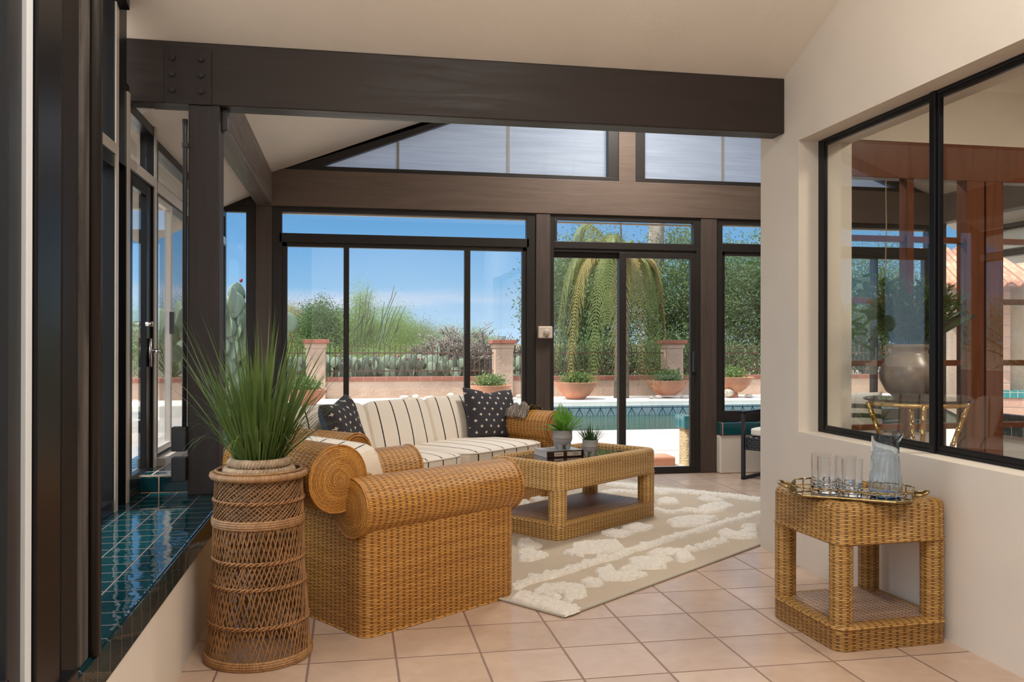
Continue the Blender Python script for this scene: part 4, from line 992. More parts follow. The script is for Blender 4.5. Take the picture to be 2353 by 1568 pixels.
mk = g.m('MAXIMUM', g.m('MAXIMUM', leafl, stem_), g.m('MAXIMUM', topb, g.m('MULTIPLY', gl_, 0.5)))
g.set('Base Color', g.mix(mk, (0.21, 0.28, 0.285), (0.018, 0.036, 0.065))); M_ptile = g.mat
st('trim_pool_tile', MB().box(1.3, 18, 15.36, 15.41, -0.22, 0.06), M_ptile, 'band of blue patterned waterline tiles on the far side of the pool', 'tile band')
m = MB(); m.box(1.28, 18, 12.13, 12.16, -1.6, -0.06); m.box(1.28, 18, 15.40, 15.43, -1.6, -0.2); m.box(1.27, 1.30, 12.1, 15.4, -1.6, -0.06); m.box(18, 18.03, 12.1, 15.4, -1.6, -0.06); m.box(1.28, 18, 12.1, 15.4, -1.65, -1.6)
st('pool_basin', m, plain('pool plaster', (0.20, 0.33, 0.27), 0.8), 'green tinted plaster basin of the swimming pool', 'pool')
g = G('pool water', 0.05, (0.022, 0.060, 0.036), spec=0.35); cc = g.scale(g.co('Object'), (1.0, 2.6, 1)); g.bump(g.m('ADD', g.noise(cc, 3.0, 4, 0.6, 0.6), g.m('MULTIPLY', g.noise(cc, 14, 2), 0.25)), 0.05, 0.5)
tag(obj('pool_water', MB().box(1.3, 18, 12.16, 15.4, -0.35, -0.11), g.mat), 'rippled green water of the swimming pool', 'water', kind='structure')

# garden wall, columns and iron fence
YW = 16.65
gw = sthing('wall_garden', 'low buff stucco garden wall with a red brick cap', 'garden wall')
obj('wall_body', MB().box(-6.2, 22, YW, YW+0.22, 0.0, 0.485), M_stucco, gw)
obj('brick_cap', MB().box(-6.2, 22, YW-0.02, YW+0.24, 0.485, 0.565), tiles('cap bricks', 0, 0, 0.215, 5.0, 0.012, (0.30, 0.17, 0.12), (0.20, 0.06, 0.038), (0.31, 0.11, 0.07), 0.8, mott=0.5), gw, bevel=0.006)
cols = [-4.23, -0.66, 2.915, 6.415, 9.95, 13.5]
labs = {-0.66: 'stucco column with a brick cap, behind the largest terracotta bowl', 2.915: 'stucco column with a brick cap, seen beside the right mullion of the wide window', 6.415: 'stucco column with a brick cap, seen through the sliding door'}
for x in cols[1:4]:
    c = thing('fence_column', labs[x], 'column', (x, YW+0.11, 0.0), 0, 'stucco fence columns')
    obj('shaft', MB().box(-0.18, 0.18, -0.19, 0.19, 0.1, 1.20), M_stucco, c, bevel=0.012)
    obj('collar', MB().box(-0.20, 0.20, -0.21, 0.21, 1.12, 1.205), M_stucco, c, bevel=0.006)
    obj('brick_cap', MB().box(-0.245, 0.245, -0.25, 0.25, 1.205, 1.28), M_brick, c, bevel=0.008)
pk = MB().box(-0.008, 0.008, -0.008, 0.008, 0.60, 1.12); pk.tube([(0, 0, 1.12), (0, 0, 1.145), (0, 0, 1.19)], [0.008, 0.013, 0.001], 5); pk = pk.mesh('picket'); pk.materials.append(M_rust)
flab = ['rusty iron fence panel beside the largest terracotta bowl', 'rusty iron fence panel in front of the prickly pears in the wide window', 'rusty iron fence panel behind the palm fronds', 'rusty iron fence panel right of the sliding door column', 'rusty iron fence panel beyond the dining nook']
for i in range(5):
    a, b = cols[i]+0.18, cols[i+1]-0.18
    if i == 0: a = cols[1]-1.5
    if i == 4: b = cols[4]+3.0
    f = thing('iron_fence', flab[i], 'fence', (a, YW+0.11, 0), 0, 'iron fence panels')
    for z in (0.675, 1.02): obj('rail', MB().box(0, b-a, -0.012, 0.012, z-0.012, z+0.012), M_rust, f)
    n = int((b-a)/0.101)
    for k in range(n): p = obj('picket', pk, None, f); p.location = ((k+0.7)*(b-a)/(n+0.4), 0, 0)

# planting helpers
def qmesh(name, V):
    """V: (n, 4, 3) quads"""
    n = len(V); me = bpy.data.meshes.new(name); me.vertices.add(n*4); me.loops.add(n*4); me.polygons.add(n)
    me.vertices.foreach_set('co', V.astype(np.float32).ravel()); me.loops.foreach_set('vertex_index', np.arange(n*4, dtype=np.int32))
    me.polygons.foreach_set('loop_start', np.arange(0, n*4, 4, dtype=np.int32)); me.polygons.foreach_set('loop_total', np.full(n, 4, dtype=np.int32)); me.update(calc_edges=True); return me
def leaf_quads(P, ln, wd, up=0.0, droop=0.0, outward=None):
    n = len(P); d = nr.normal(size=(n, 3)); d[:, 2] += up - droop
    if outward is not None: d += outward
    d /= np.linalg.norm(d, axis=1, keepdims=True)+1e-9
    e = np.cross(d, nr.normal(size=(n, 3))); e /= np.linalg.norm(e, axis=1, keepdims=True)+1e-9
    L = ln*nr.uniform(0.6, 1.3, (n, 1)); W = wd*nr.uniform(0.7, 1.2, (n, 1))
    return np.stack([P, P+d*L*0.45+e*W*0.5, P+d*L, P+d*L*0.45-e*W*0.5], 1)
def crown_points(K, n, rx, ry, rz, c, spread, hollow=0.5):
    q = nr.normal(size=(K, 3)); q /= np.linalg.norm(q, axis=1, keepdims=True); q *= nr.uniform(hollow, 1.0, (K, 1))
    C_ = q*np.array([rx, ry, rz])+np.array(c); P = np.repeat(C_, n, 0)+nr.normal(size=(K*n, 3))*spread*np.repeat(nr.uniform(0.6, 1.4, (K, 1)), n, 0)
    return C_, P
def tree(name, label, cat, loc, rx, rz, h, K, n, ln, wd, m_leaf, m_bark, up=0.3, spread=0.28, trunk=0.09, group=None, ry=None, hollow=0.45, droop=0.0):
    t = thing(name, label, cat, loc, 0, group); ry = ry or rx
    C_, P = crown_points(K, n, rx, ry, rz, (0, 0, h), spread, hollow); P[:, 2] = np.maximum(P[:, 2], 0.05)
    out = (P-np.array([0, 0, h*0.7])); out /= np.linalg.norm(out, axis=1, keepdims=True)+1e-9
    o = obj('foliage', qmesh('foliage', leaf_quads(P, ln, wd, up, droop, out*0.7)), m_leaf, t)
    m = MB(); base = max(0.25, h-rz*0.9)
    m.tube([(0, 0, -0.1), (0.05, 0.0, base*0.5), (0, 0.03, base)], [trunk, trunk*0.85, trunk*0.7], 7)
    for c in C_[:: max(1, K//26)]:
        mid = Vector(c)*0.5+Vector((0, 0, base*0.55)); m.tube([(0, 0, base*0.7), tuple(mid), tuple(c)], [trunk*0.5, trunk*0.25, trunk*0.06], 4, cap=False)
    obj('branches', m, m_bark, t, smooth=True); return t
L_palo = leafmat('palo verde green', (0.15, 0.25, 0.06), (0.30, 0.40, 0.13), 0.6, 0.35, 1.2); L_palo2 = leafmat('grey green', (0.16, 0.20, 0.09), (0.28, 0.31, 0.15), 0.6, 0.3, 1.2)
L_yel = leafmat('yellow olive', (0.28, 0.24, 0.08), (0.38, 0.34, 0.13), 0.6, 0.3, 1.5); L_dark = leafmat('deep green', (0.045, 0.105, 0.035), (0.12, 0.20, 0.07), 0.55, 0.3, 1.2)
L_mesq = leafmat('mesquite green', (0.045, 0.09, 0.03), (0.16, 0.22, 0.085), 0.55, 0.3, 0.9)
M_bark = plain('grey brown bark', (0.13, 0.095, 0.07), 0.9, var=0.3, vs=6); M_gbark = plain('green bark', (0.17, 0.21, 0.08), 0.7, var=0.2, vs=4)

row = [  # x, y, crown rx, rz, centre height, leaf, label
 (-4.3, 22.0, 1.1, 0.95, 1.15, L_palo2, 'grey green palo verde seen through the side window left of the dark post'),
 (-6.6, 25.0, 1.4, 1.0, 1.25, L_palo, 'pale palo verde far out past the side door'),
 (-2.9, 20.5, 1.2, 0.75, 0.95, L_palo, 'low feathery palo verde at the edge of the view behind the grass plant'),
 (-1.5, 24.0, 0.9, 0.75, 1.35, L_yel, 'olive yellow brush tree behind the stucco column with the largest bowl'),
 (-0.62, 22.6, 0.72, 0.85, 1.35, L_dark, 'darker green bushy tree just left of the left window mullion'),
 (0.20, 22.0, 0.40, 1.15, 1.40, L_palo, 'tall slim palo verde beside the ocotillo stems'),
 (0.95, 23.6, 0.95, 0.85, 1.10, L_palo, 'rounded palo verde behind the ocotillo stems'),
 (1.9, 25.0, 0.95, 0.75, 0.95, L_palo2, 'low olive brush tree right of the ocotillo stems'),
 (3.4, 26.5, 1.3, 0.70, 0.85, L_palo, 'pale brush tree behind the grey cholla'),
 (-0.9, 19.6, 1.1, 0.45, 0.55, L_palo, 'bright low shrub right behind the iron fence and stucco column'),
 (0.75, 19.4, 0.9, 0.42, 0.50, L_palo, 'low wispy shrub at the foot of the ocotillo')]
for x, y, rx, rz2, h, lm, lab in row:
    wisp = lm in (L_palo, L_palo2, L_yel); K = int(60*rx*rz2*1.6)+30
    tree('desert_tree', lab, 'tree', (x, y, 0.1), rx, rz2, h, K, 420, 0.055 if wisp else 0.045, 0.0085 if wisp else 0.022, lm, M_gbark if wisp else M_bark, 0.8 if wisp else 0.2, 0.16, 0.05, 'desert trees beyond the fence')
big = [((5.6, 20.6), 1.45, 1.55, 2.0, 'leafy mesquite tree behind the palm'), ((8.3, 20.6), 1.85, 1.95, 2.2, 'dense mesquite tree filling the right pane of the sliding door'), ((11.0, 21.0), 1.8, 1.95, 2.3, 'dense mesquite tree filling the window above the half wall'), ((14.5, 22.5), 1.9, 1.9, 2.0, 'mesquite tree beyond the dining nook'), ((7.0, 24.5), 1.3, 1.1, 3.2, 'taller mesquite crown showing in the transom over the sliding door')]
for (x, y), rx, rz2, h, lab in big:
    tree('mesquite_tree', lab, 'tree', (x, y, 0.1), rx, rz2, h, int(190*rx), 120, 0.085, 0.030, L_mesq, M_bark, 0.0, 0.22, 0.12, 'mesquite trees beyond the fence', hollow=0.3)
for x, y, lab in ((7.6, 18.3, 'low mesquite undergrowth below the sliding door pane'), (5.0, 18.3, 'low mesquite scrub under the palm fronds')):
    tree('mesquite_shrub', lab, 'shrub', (x, y, 0.1), 1.75, 0.55, 0.6, 150, 110, 0.08, 0.03, L_mesq, M_bark, 0.1, 0.2, 0.04, 'mesquite scrub behind the fence', ry=0.55)
for i, (x, y, rx, h) in enumerate(((-9.5, 12, 1.6, 1.4), (-9.4, 8.5, 1.4, 1.1), (-10.5, 17.5, 2.0, 1.5), (-5.6, 19.4, 1.4, 1.0))):
    tree('palo_verde', ('palo verde tree out in the side yard, third from the house', 'palo verde tree out in the side yard, closest to the side door', 'palo verde tree at the corner of the side yard', 'palo verde behind the end of the garden wall')[i], 'tree', (x, y, 0), rx, 0.9, h, 100, 100, 0.16, 0.012, L_palo, M_gbark, 0.6, 0.25, 0.06, 'side yard palo verdes')

# ocotillo
M_oco = plain('thorny green grey stem', (0.075, 0.095, 0.045), 0.8, var=0.4, vs=20, bump=0.01, bs=60)
def ocotillo(label, loc, n, H, lean, spread):
    t = thing('ocotillo', label, 'cactus', loc, 0, 'ocotillos behind the fence')
    for k in range(n):
        u = (k+0.5)/n-0.5; top = H*nr.uniform(0.75, 1.0); dx = lean+u*spread*2+nr.uniform(-.06, .06); dy = nr.uniform(-.25, .25); q = []; w = 0
        for i in range(10):
            s = i/9; w += nr.uniform(-.035, .035) if i > 3 else 0; q.append((u*0.22+dx*s**1.5+w, dy*s**1.4, top*s))
        m = MB().tube(q, [0.018-0.010*i/9 for i in range(10)], 6)
        if nr.random() < 0.4: s = q[6]; m.tube([s, (s[0]+0.08, s[1], s[2]+0.12), (s[0]+0.10, s[1], s[2]+0.34)], [0.015, 0.014, 0.009], 5)
        obj('stem', m, M_oco, t, smooth=True)
ocotillo('ocotillo with tall thin stems, nearer the left window mullion', (0.12, 20.8, 0.1), 7, 2.55, 0.24, 0.17)
ocotillo('ocotillo with tall thin stems leaning right, behind the middle of the wide window', (0.50, 20.8, 0.1), 7, 2.6, 0.55, 0.17)

# cholla
M_cho = plain('grey cholla joint', (0.15, 0.125, 0.105), 0.9, c2=(0.34, 0.29, 0.25), var=0.3, vs=14, bump=0.02, bs=50)
def cholla(label, loc, H, R, seed):
    r = np.random.default_rng(seed); m = MB()
    def grow(p, d, L, rad_, lvl):
        e = p+d*L; m.tube([tuple(p), tuple(p+d*L*0.5+r.normal(size=3)*0.012), tuple(e)], [rad_, rad_*1.12, rad_*0.8], 5)
        if lvl == 0: return
        for _ in range(r.integers(2, 5)):
            nd = d*0.7+r.normal(size=3)*np.array([0.75, 0.6, 0.5]); nd[2] += 0.34; nd /= np.linalg.norm(nd); grow(e if r.random() < 0.6 else p+d*L*0.6, nd, L*r.uniform(0.6, 0.95), rad_*0.82, lvl-1)
    for k in range(9):
        a = k*0.7; d = np.array([cos(a)*R*0.7, sin(a)*R*0.5, r.uniform(0.8, 1.3)]); d /= np.linalg.norm(d); grow(np.array([0, 0, 0.0]), d, H*0.24, 0.021, 5 if H > 1 else 4)
    t = thing('cholla', label, 'cactus', loc, 0, 'grey chollas behind the fence'); obj('branches', m, M_cho, t, smooth=True)
cholla('grey branching cholla, left of the right window mullion', (2.15, 18.3, 0.1), 1.75, 0.6, 3)
cholla('grey branching cholla, over the stucco column beside the right window mullion', (3.05, 18.6, 0.1), 1.55, 0.75, 5)
cholla('low tangle of grey cholla stems behind the palm fronds', (5.9, 17.9, 0.1), 0.6, 0.9, 8)

# prickly pears
M_pad = leafmat('prickly pear pad', (0.115, 0.16, 0.105), (0.25, 0.30, 0.20), 0.65, 0.0, 3.0); M_fruit = plain('magenta fruit', (0.26, 0.025, 0.07), 0.5)
def pad_mesh():
    m = MB(); N = 12; n0 = 0
    for i in range(N+1):
        v = i/N; w = (sin(PI*v**0.85)**0.62 if 0 < v < 1 else 0)*0.5*(0.82+0.25*v)
        th = 0.065*sin(PI*min(1, v*1.02))**0.5 if 0 < v < 1 else 0
        for k in range(10):
            a = 2*PI*k/10; m.v.append((w*cos(a), th*sin(a), v))
    for i in range(N):
        for k in range(10): j = (k+1) % 10; m.face((i*10+k, i*10+j, (i+1)*10+j, (i+1)*10+k))
    return m
PAD = pad_mesh()
def prickly(label, loc, n, H, W, seed, size=0.26, fruit=8, bases=None):
    r = random.Random(seed); pads, fr_ = MB(), MB(); ends = []
    def put(p, az, tilt, roll, s):
        M = Matrix.Translation(p) @ Matrix.Rotation(az, 4, 'Z') @ Matrix.Rotation(tilt, 4, 'Y') @ Matrix.Rotation(roll, 4, 'X') @ Matrix.Scale(s, 4)
        b = len(pads.v); pads.v += [tuple(M @ Vector(v)) for v in PAD.v]; pads.f += [tuple(b+i for i in f) for f in PAD.f]; pads.u += PAD.u
        return M
    front = [(Vector((r.uniform(-W, W), r.uniform(-.4, .4), 0)), r.uniform(-.8, .8), r.uniform(-.35, .35), 0) for _ in range(bases or max(4, n//5))]; made = 0
    while front and made < n:
        p, az, tl, lv = front.pop(0); s = size*r.uniform(0.75, 1.15); M = put(p, az, tl*0.7, r.uniform(-.2, .2), s); made += 1
        e = M @ Vector((0, 0, 0.93))
        if e.z > H: 
            ends.append(M); continue
        for q in ([0.0] if r.random() < 0.35 else [-0.33, 0.33]):
            b = M @ Vector((q, 0, 0.90-abs(q)*0.25)); front.append((b, az+r.uniform(-.9, .9), tl*0.5+q*1.4+r.uniform(-.25, .25), lv+1))
        if r.random() < 0.5: ends.append(M)
    for k in range(fruit):
        if not ends: break
        M = r.choice(ends); p = M @ Vector((r.uniform(-.25, .25), 0, 0.99)); fr_.lathe([(0.001, 0), (0.016, 0.008), (0.022, 0.03), (0.018, 0.048), (0.001, 0.052)], 7, c=tuple(p))
    t = thing('prickly_pear', label, 'cactus', loc, 0, 'prickly pears behind the fence')
    obj('pads', pads, M_pad, t, smooth=True)
    if fr_.v: obj('fruit', fr_, M_fruit, t, smooth=True)
    return t
pl = ['prickly pear clump hugging the stucco column with the largest bowl', 'prickly pear clump just right of the left window mullion', 'prickly pear clump in the middle of the wide window, left of the tallest one', 'tallest prickly pear behind the iron fence', 'prickly pear clump between the tallest one and the cholla', 'prickly pear clump at the right edge of the wide window', 'small prickly pear left of the largest bowl column']
for i, (x, y, n, H, W, fr3) in enumerate(((-0.20, 17.6, 70, 0.82, 0.22, 6), (0.35, 17.6, 80, 0.86, 0.22, 9), (0.92, 17.6, 90, 0.92, 0.24, 10), (1.42, 17.7, 90, 1.30, 0.15, 10), (1.95, 17.6, 80, 0.86, 0.22, 9), (3.62, 17.6, 60, 0.90, 0.2, 7), (-1.25, 17.6, 60, 0.82, 0.2, 6))):
    prickly(pl[i], (x, y, 0.28), n, H, W, 20+i, 0.25, fr3)
prickly('towering prickly pear close outside the narrow bay window', (-1.47, 11.2, 0.0), 150, 1.80, 0.12, 77, 0.29, 10, bases=3)

# palm
pm = thing('queen_palm', 'drooping palm with sun bleached fronds seen through the sliding door', 'palm tree', (5.12, 16.05, 0.12), 0)
obj('trunk', MB().tube([(0, 0, 0), (0.02, 0, 1.2), (0, 0, 2.6)], [0.15, 0.13, 0.12], 14), plain('palm trunk', (0.20, 0.15, 0.11), 0.9, var=0.3, vs=8, bump=0.02, bs=18, stretch=(1, 1, 4)), pm, smooth=True)
L_palm = leafmat('palm green', (0.08, 0.115, 0.025), (0.22, 0.23, 0.07), 0.45, 0.35, 1.4); L_dry = leafmat('sun bleached palm', (0.33, 0.22, 0.08), (0.26, 0.22, 0.07), 0.6, 0.35, 1.5)
def pfrond(az, L, rise, drop, mat_, seed, hang=0.42):
    r = random.Random(seed); pts = []
    for i in range(25):
        s = i/24; d = L*0.62*(1-(1-s)**2.0)*0.95; z = 2.55+rise*sin(PI*min(1, s*1.25)*0.8)*1.0-drop*s**2.2
        pts.append(Vector((d*cos(az), d*sin(az), z)))
    m = MB().tube(pts, [0.02*(1-0.85*i/24) for i in range(25)], 5)
    for i in range(3, 25):
        t = (pts[i]-pts[i-1]).normalized(); sd = t.cross(Vector((0, 0, 1)))
        sd = sd.normalized() if sd.length > 0.05 else Vector((-sin(az), cos(az), 0))
        for q in (-1, 1):
            for o_ in (0, 0.33, 0.66):
                p = pts[i-1].lerp(pts[i], o_); l = hang*r.uniform(0.7, 1.1)*(0.45+0.75*sin(PI*min(1, i/24*0.9+0.08)))
                a = p+(sd*q*0.55+t*0.5)*l*0.35+Vector((0, 0, 0.02)); b = p+(sd*q*0.62+t*0.62)*l*0.7+Vector((r.uniform(-.03, .03), 0, -l*0.30)); c = b+Vector((sd.x*q*0.04+t.x*0.1, sd.y*q*0.04, -l*0.42))
                w = 0.011; e = t*w
                m.poly([p-e, p+e, a+e, a-e]); m.poly([a-e, a+e, b+e*0.8, b-e*0.8]); m.poly([b-e*0.8, b+e*0.8, c])
    obj('frond', m, mat_, pm)
for k, (az, L, rise, drop, dry) in enumerate(((200, 2.0, 0.5, 2.4, 1), (182, 2.2, 0.6, 2.3, 0), (222, 1.7, 0.5, 2.5, 0), (168, 1.9, 0.7, 1.7, 0), (-30, 1.3, 0.45, 2.5, 0), (-10, 1.5, 0.5, 2.45, 1), (-55, 1.2, 0.4, 2.6, 0), (15, 1.4, 0.6, 2.3, 0), (250, 1.5, 0.5, 2.4, 1), (285, 1.2, 0.45, 2.45, 1), (120, 2.0, 0.8, 1.2, 0), (150, 1.6, 1.0, 0.8, 0), (90, 1.6, 0.9, 1.2, 0), (60, 1.6, 0.8, 1.5, 0), (240, 2.0, 0.8, 1.6, 0))):
    pfrond(rad(az), L, rise, drop, L_dry if dry else L_palm, 40+k)
m = MB().tube([(7.45, 20.6, 0), (7.45, 20.6, 2.6), (7.5, 20.6, 5.0)], [0.21, 0.20, 0.19], 14)
tag(obj('saguaro_trunk', m, plain('ribbed grey trunk', (0.16, 0.13, 0.10), 0.9, var=0.4, vs=5, bump=0.05, bs=9, stretch=(2, 2, 0.3)), smooth=True), 'thick straight grey trunk rising through the transom over the sliding door', 'tree trunk')
tag(obj('flag_pole', MB().tube([(7.75, 23.5, 0), (7.35, 23.5, 6.5)], 0.022, 6), M_rust), 'thin dark leaning pole seen in the transom over the sliding door', 'pole')

# terracotta bowls
M_leafb = leafmat('bowl greens', (0.04, 0.10, 0.02), (0.22, 0.30, 0.09), 0.5, 0.3, 20)
def bowl(label, x, y, R, zb, H, npl):
    t = thing('terracotta_bowl', label, 'planter', (x, y, zb), nr.uniform(0, 6), 'terracotta bowls along the wall')
    m = MB().lathe([(0.0, 0.02), (R*0.42, 0.0), (R*0.45, 0.015), (R*0.62, H*0.22), (R*0.80, H*0.5), (R*0.93, H*0.8), (R, H), (R*0.965, H+0.004), (R*0.93, H*0.88), (0.0, H*0.84)], 44)
    obj('bowl', m, M_terra, t, smooth=True, sharp=40)
    V = []
    for k in range(npl):
        a = 2*PI*k/npl+nr.uniform(-.4, .4); rr = R*0.5*nr.uniform(0.3, 1); P = nr.normal(size=(420, 3))*np.array([0.10, 0.10, 0.065])*R/0.4+np.array([rr*cos(a), rr*sin(a), H+0.05]); P[:, 2] = np.maximum(P[:, 2], H*0.9); V.append(leaf_quads(P, 0.05, 0.028, 0.6))
    obj('bedding_plants', qmesh('bedding_plants', np.concatenate(V)), M_leafb, t); return t
bowl('largest terracotta bowl, in front of the left stucco column behind the sofa', -0.79, 15.0, 0.385, 0.16, 0.27, 5)
bowl('terracotta bowl right of the right window mullion, above the charcoal pillow', 2.53, 15.85, 0.39, 0.16, 0.275, 4)
bowl('terracotta bowl seen in the left pane of the sliding door', 4.16, 15.85, 0.41, 0.17, 0.31, 4)
b4 = bowl('terracotta bowl in front of the column in the right pane of the sliding door', 6.0, 15.95, 0.415, 0.21, 0.29, 4)
bowl('terracotta bowl on a stem, seen through the window above the half wall', 7.35, 15.9, 0.40, 0.27, 0.29, 3)
obj('pedestal', MB().lathe([(0.11, -0.11), (0.09, -0.02), (0.14, 0.03)], 20), M_terra, [o for o in COL.objects if o.name.startswith('terracotta_bowl')][-1], smooth=True)
m = MB()
for k in range(26):
    az = rnd.uniform(0, 6.3); blade(m, (0.05, 0, 0.27), az, rnd.uniform(0.18, 0.30), rad(rnd.uniform(40, 85)), 0.02, 0.012, 4)
obj('spiky_plant', m, L_grass, b4)

# stones
def stone(s, seed):
    r = random.Random(seed); m = MB(); bm = bmesh.new(); bmesh.ops.create_icosphere(bm, subdivisions=2, radius=1.0)
    k = [(r.uniform(-1, 1), r.uniform(-1, 1), r.uniform(-1, 1), r.uniform(0.05, 0.22)) for _ in range(7)]
    for v in bm.verts:
        n = v.co.normalized(); f = 1.0
        for a, b, c, w in k: f += w*max(-0.4, n.dot(Vector((a, b, c)).normalized()))-w*0.4
        v.co = Vector((n.x*s[0]*f, n.y*s[1]*f, n.z*s[2]*f+s[2]*0.75))
    me = bpy.data.meshes.new('garden_stone'); bm.to_mesh(me); bm.free(); me.polygons.foreach_set('use_smooth', [True]*len(me.polygons)); return me
sx = [(0.97, .14, .045), (1.20, .10, .055), (1.44, .15, .04), (1.62, .09, .035), (1.86, .11, .075), (2.13, .13, .06), (2.22, .10, .11), (2.42, .07, .05), (2.52, .07, .14), (2.68, .08, .09), (2.72, .12, .04), (2.86, .10, .045), (3.18, .09, .06), (5.62, .10, .04), (5.80, .11, .05), (6.25, .12, .05), (6.52, .13, .075), (7.15, .15, .11), (7.62, .14, .05)]
lb = ['flat pale stone, leftmost at the foot of the garden wall', 'rounded pale stone, second from the left end of the row by the wall', 'long flat stone in the row by the wall, left of the round boulder', 'small flat stone tucked before the round boulder', 'round boulder in the row of stones by the wall, above the sofa middle', 'broad stone right of the round boulder by the wall', 'jagged stone behind the broad stone by the wall', 'small stone at the foot of the upright white stone', 'upright white stone, the tallest in the row by the wall', 'pale angular stone right of the upright white stone', 'flat stone below the pale angular stone by the wall', 'small stone near the charcoal pillow corner, right end of the row', 'stone half hidden behind the terracotta bowl above the pillow', 'small stone left of the terracotta bowl before the sliding door column', 'stone under the left side of the terracotta bowl before the sliding door column', 'stone under the right side of the terracotta bowl before the sliding door column', 'dark stone right of the terracotta bowl before the sliding door column', 'big round stone beside the stemmed terracotta bowl', 'flat stone right of the stemmed terracotta bowl']
for i, (x, w, h) in enumerate(sx):
    o = obj('garden_stone', stone((w, w*0.8, h), i), M_stone, None, lb[i], 'stone', 'stones at the foot of the garden wall'); o.location = (x, 16.30 if x < 5 else 15.72, 0.155); o.rotation_euler.z = nr.uniform(-.6, .6)

# spa corner, step, shrub
sp = sthing('wall_spa', 'low stucco spa wall with a teal tiled top beside the pool deck', 'spa wall')
obj('stucco_wall', MB().rrect(3.40, 4.6, 8.48, 8.68, 0.03, [(0.0, -0.06), (0.0, 0.30), (0.0, 0.335)]), plain('yellow ochre stucco', (0.56, 0.42, 0.24), 0.9, var=0.2, vs=10, bump=0.03, bs=45), sp, smooth=True, sharp=40)
obj('tile_top', MB().box(3.375, 4.62, 8.46, 8.72, 0.335, 0.47), tiles('spa teal tile', 3.320, 8.405, 0.11, 0.11, 0.006, (0.5, 0.36, 0.28), (0.03, 0.13, 0.15), (0.06, 0.20, 0.22), 0.08, wavy=0.3), sp, bevel=0.008)
st('trim_step', MB().box(2.80, 3.30, 8.50, 8.80, -0.06, 0.045), M_terra, 'terracotta coloured step outside the sliding door', 'step', bevel=0.02)
V = nr.normal(size=(700, 3))*np.array([0.10, 0.10, 0.15])+np.array([0, 0, 0.30]); V[:, 2] = np.maximum(V[:, 2], 0.02)
t = thing('dry_shrub', 'small reddish dry shrub on the deck just outside the sliding door', 'shrub', (1.92, 9.0, -0.05))
obj('foliage', qmesh('foliage', leaf_quads(V, 0.06, 0.028, 0.4)), leafmat('dry red green', (0.20, 0.10, 0.05), (0.20, 0.19, 0.06), 0.6, 0.25, 18), t)
obj('stem', MB().tube([(0, 0, 0), (0.01, 0, 0.3)], 0.012, 5), M_bark, t)

# neighbouring wing with its tiled roof
wg = thing('house_wing', 'pink brick house wing with a barrel tiled roof across the pool', 'house', (10.1, 12.8, 0), rad(-30))
M_bw = tiles('pink brick courses', 0, 0, 6.0, 0.19, 0.02, (0.42, 0.28, 0.23), (0.55, 0.29, 0.21), (0.62, 0.36, 0.27), 0.85, axes=(0, 2), mott=0.5)
obj('wing_wall', MB().box(0, 9, 0, 6, -0.06, 2.25), M_stucco, wg); m = MB()
for x in (0.05, 2.6, 5.2): m.box(x, x+0.55, -0.12, 0.02, -0.06, 2.2)
obj('brick_pier', m, M_bw, wg)
obj('brick_plinth', MB().box(0, 9, -0.35, 0, -0.06, 0.35), M_bw, wg)
obj('tile_sill', MB().box(0, 9, -0.37, 0.01, 0.35, 0.47), tiles('wing teal tile', 0, 0, 0.11, 0.11, 0.008, (0.6, 0.5, 0.42), (0.02, 0.16, 0.16), (0.04, 0.24, 0.24), 0.15, axes=(0, 2)), wg)
obj('wing_window', MB().box(0.85, 2.4, -0.02, 0.03, 0.75, 1.95), plain('dark glazing', (0.05, 0.06, 0.07), 0.1), wg)
m = MB(); NX = 90; n0 = 0
for j in (0, 1):
    for i in range(NX*4+1):
        x = -0.5+10*i/(NX*4); z = 0.075*abs(sin(PI*i/8.0)); m.v.append((x, -0.75+j*3.9, 2.14+z+j*0.95))
n = NX*4+1
for i in range(NX*4): m.face((i, i+1, n+i+1, n+i))
for i in range(NX*4+1): pass
rf = obj('tile_roof', m, tiles('clay roof tile', 0, 0, 0.22, 0.38, 0.02, (0.30, 0.12, 0.07), (0.55, 0.20, 0.11), (0.72, 0.36, 0.23), 0.8), wg, smooth=True); sd_ = rf.modifiers.new('thick', 'SOLIDIFY'); sd_.thickness = 0.04
obj('eave', MB().box(-0.5, 9.5, -0.72, 0.05, 2.13, 2.20), plain('pink eave', (0.50, 0.27, 0.20), 0.8), wg)
# stucco wall closing the side yard
st('wall_yard', MB().box(-6.2, -6.0, -8, 16.65, -0.06, 0.75), M_stucco, 'low stucco wall along the side yard', 'wall')

# distant ridge
m = MB(); X_ = np.linspace(-900, 1200, 90); z_ = 9+7*np.sin(X_*0.011)+4*np.sin(X_*0.031+1)+2*np.sin(X_*0.09)
b = len(m.v)
for x, z in zip(X_, z_): m.v += [(x, 900, -20), (x, 905, max(2, z)), (x, 980, -20)]
for i in range(89): m.face((3*i, 3*i+3, 3*i+4, 3*i+1)); m.face((3*i+1, 3*i+4, 3*i+5, 3*i+2))
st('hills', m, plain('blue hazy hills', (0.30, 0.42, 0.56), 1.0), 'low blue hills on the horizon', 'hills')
st('ground_far', MB().box(-1500, 1800, 420, 1000, -2, 0.05), M_sand, 'flat desert plain reaching to the hills', 'ground')

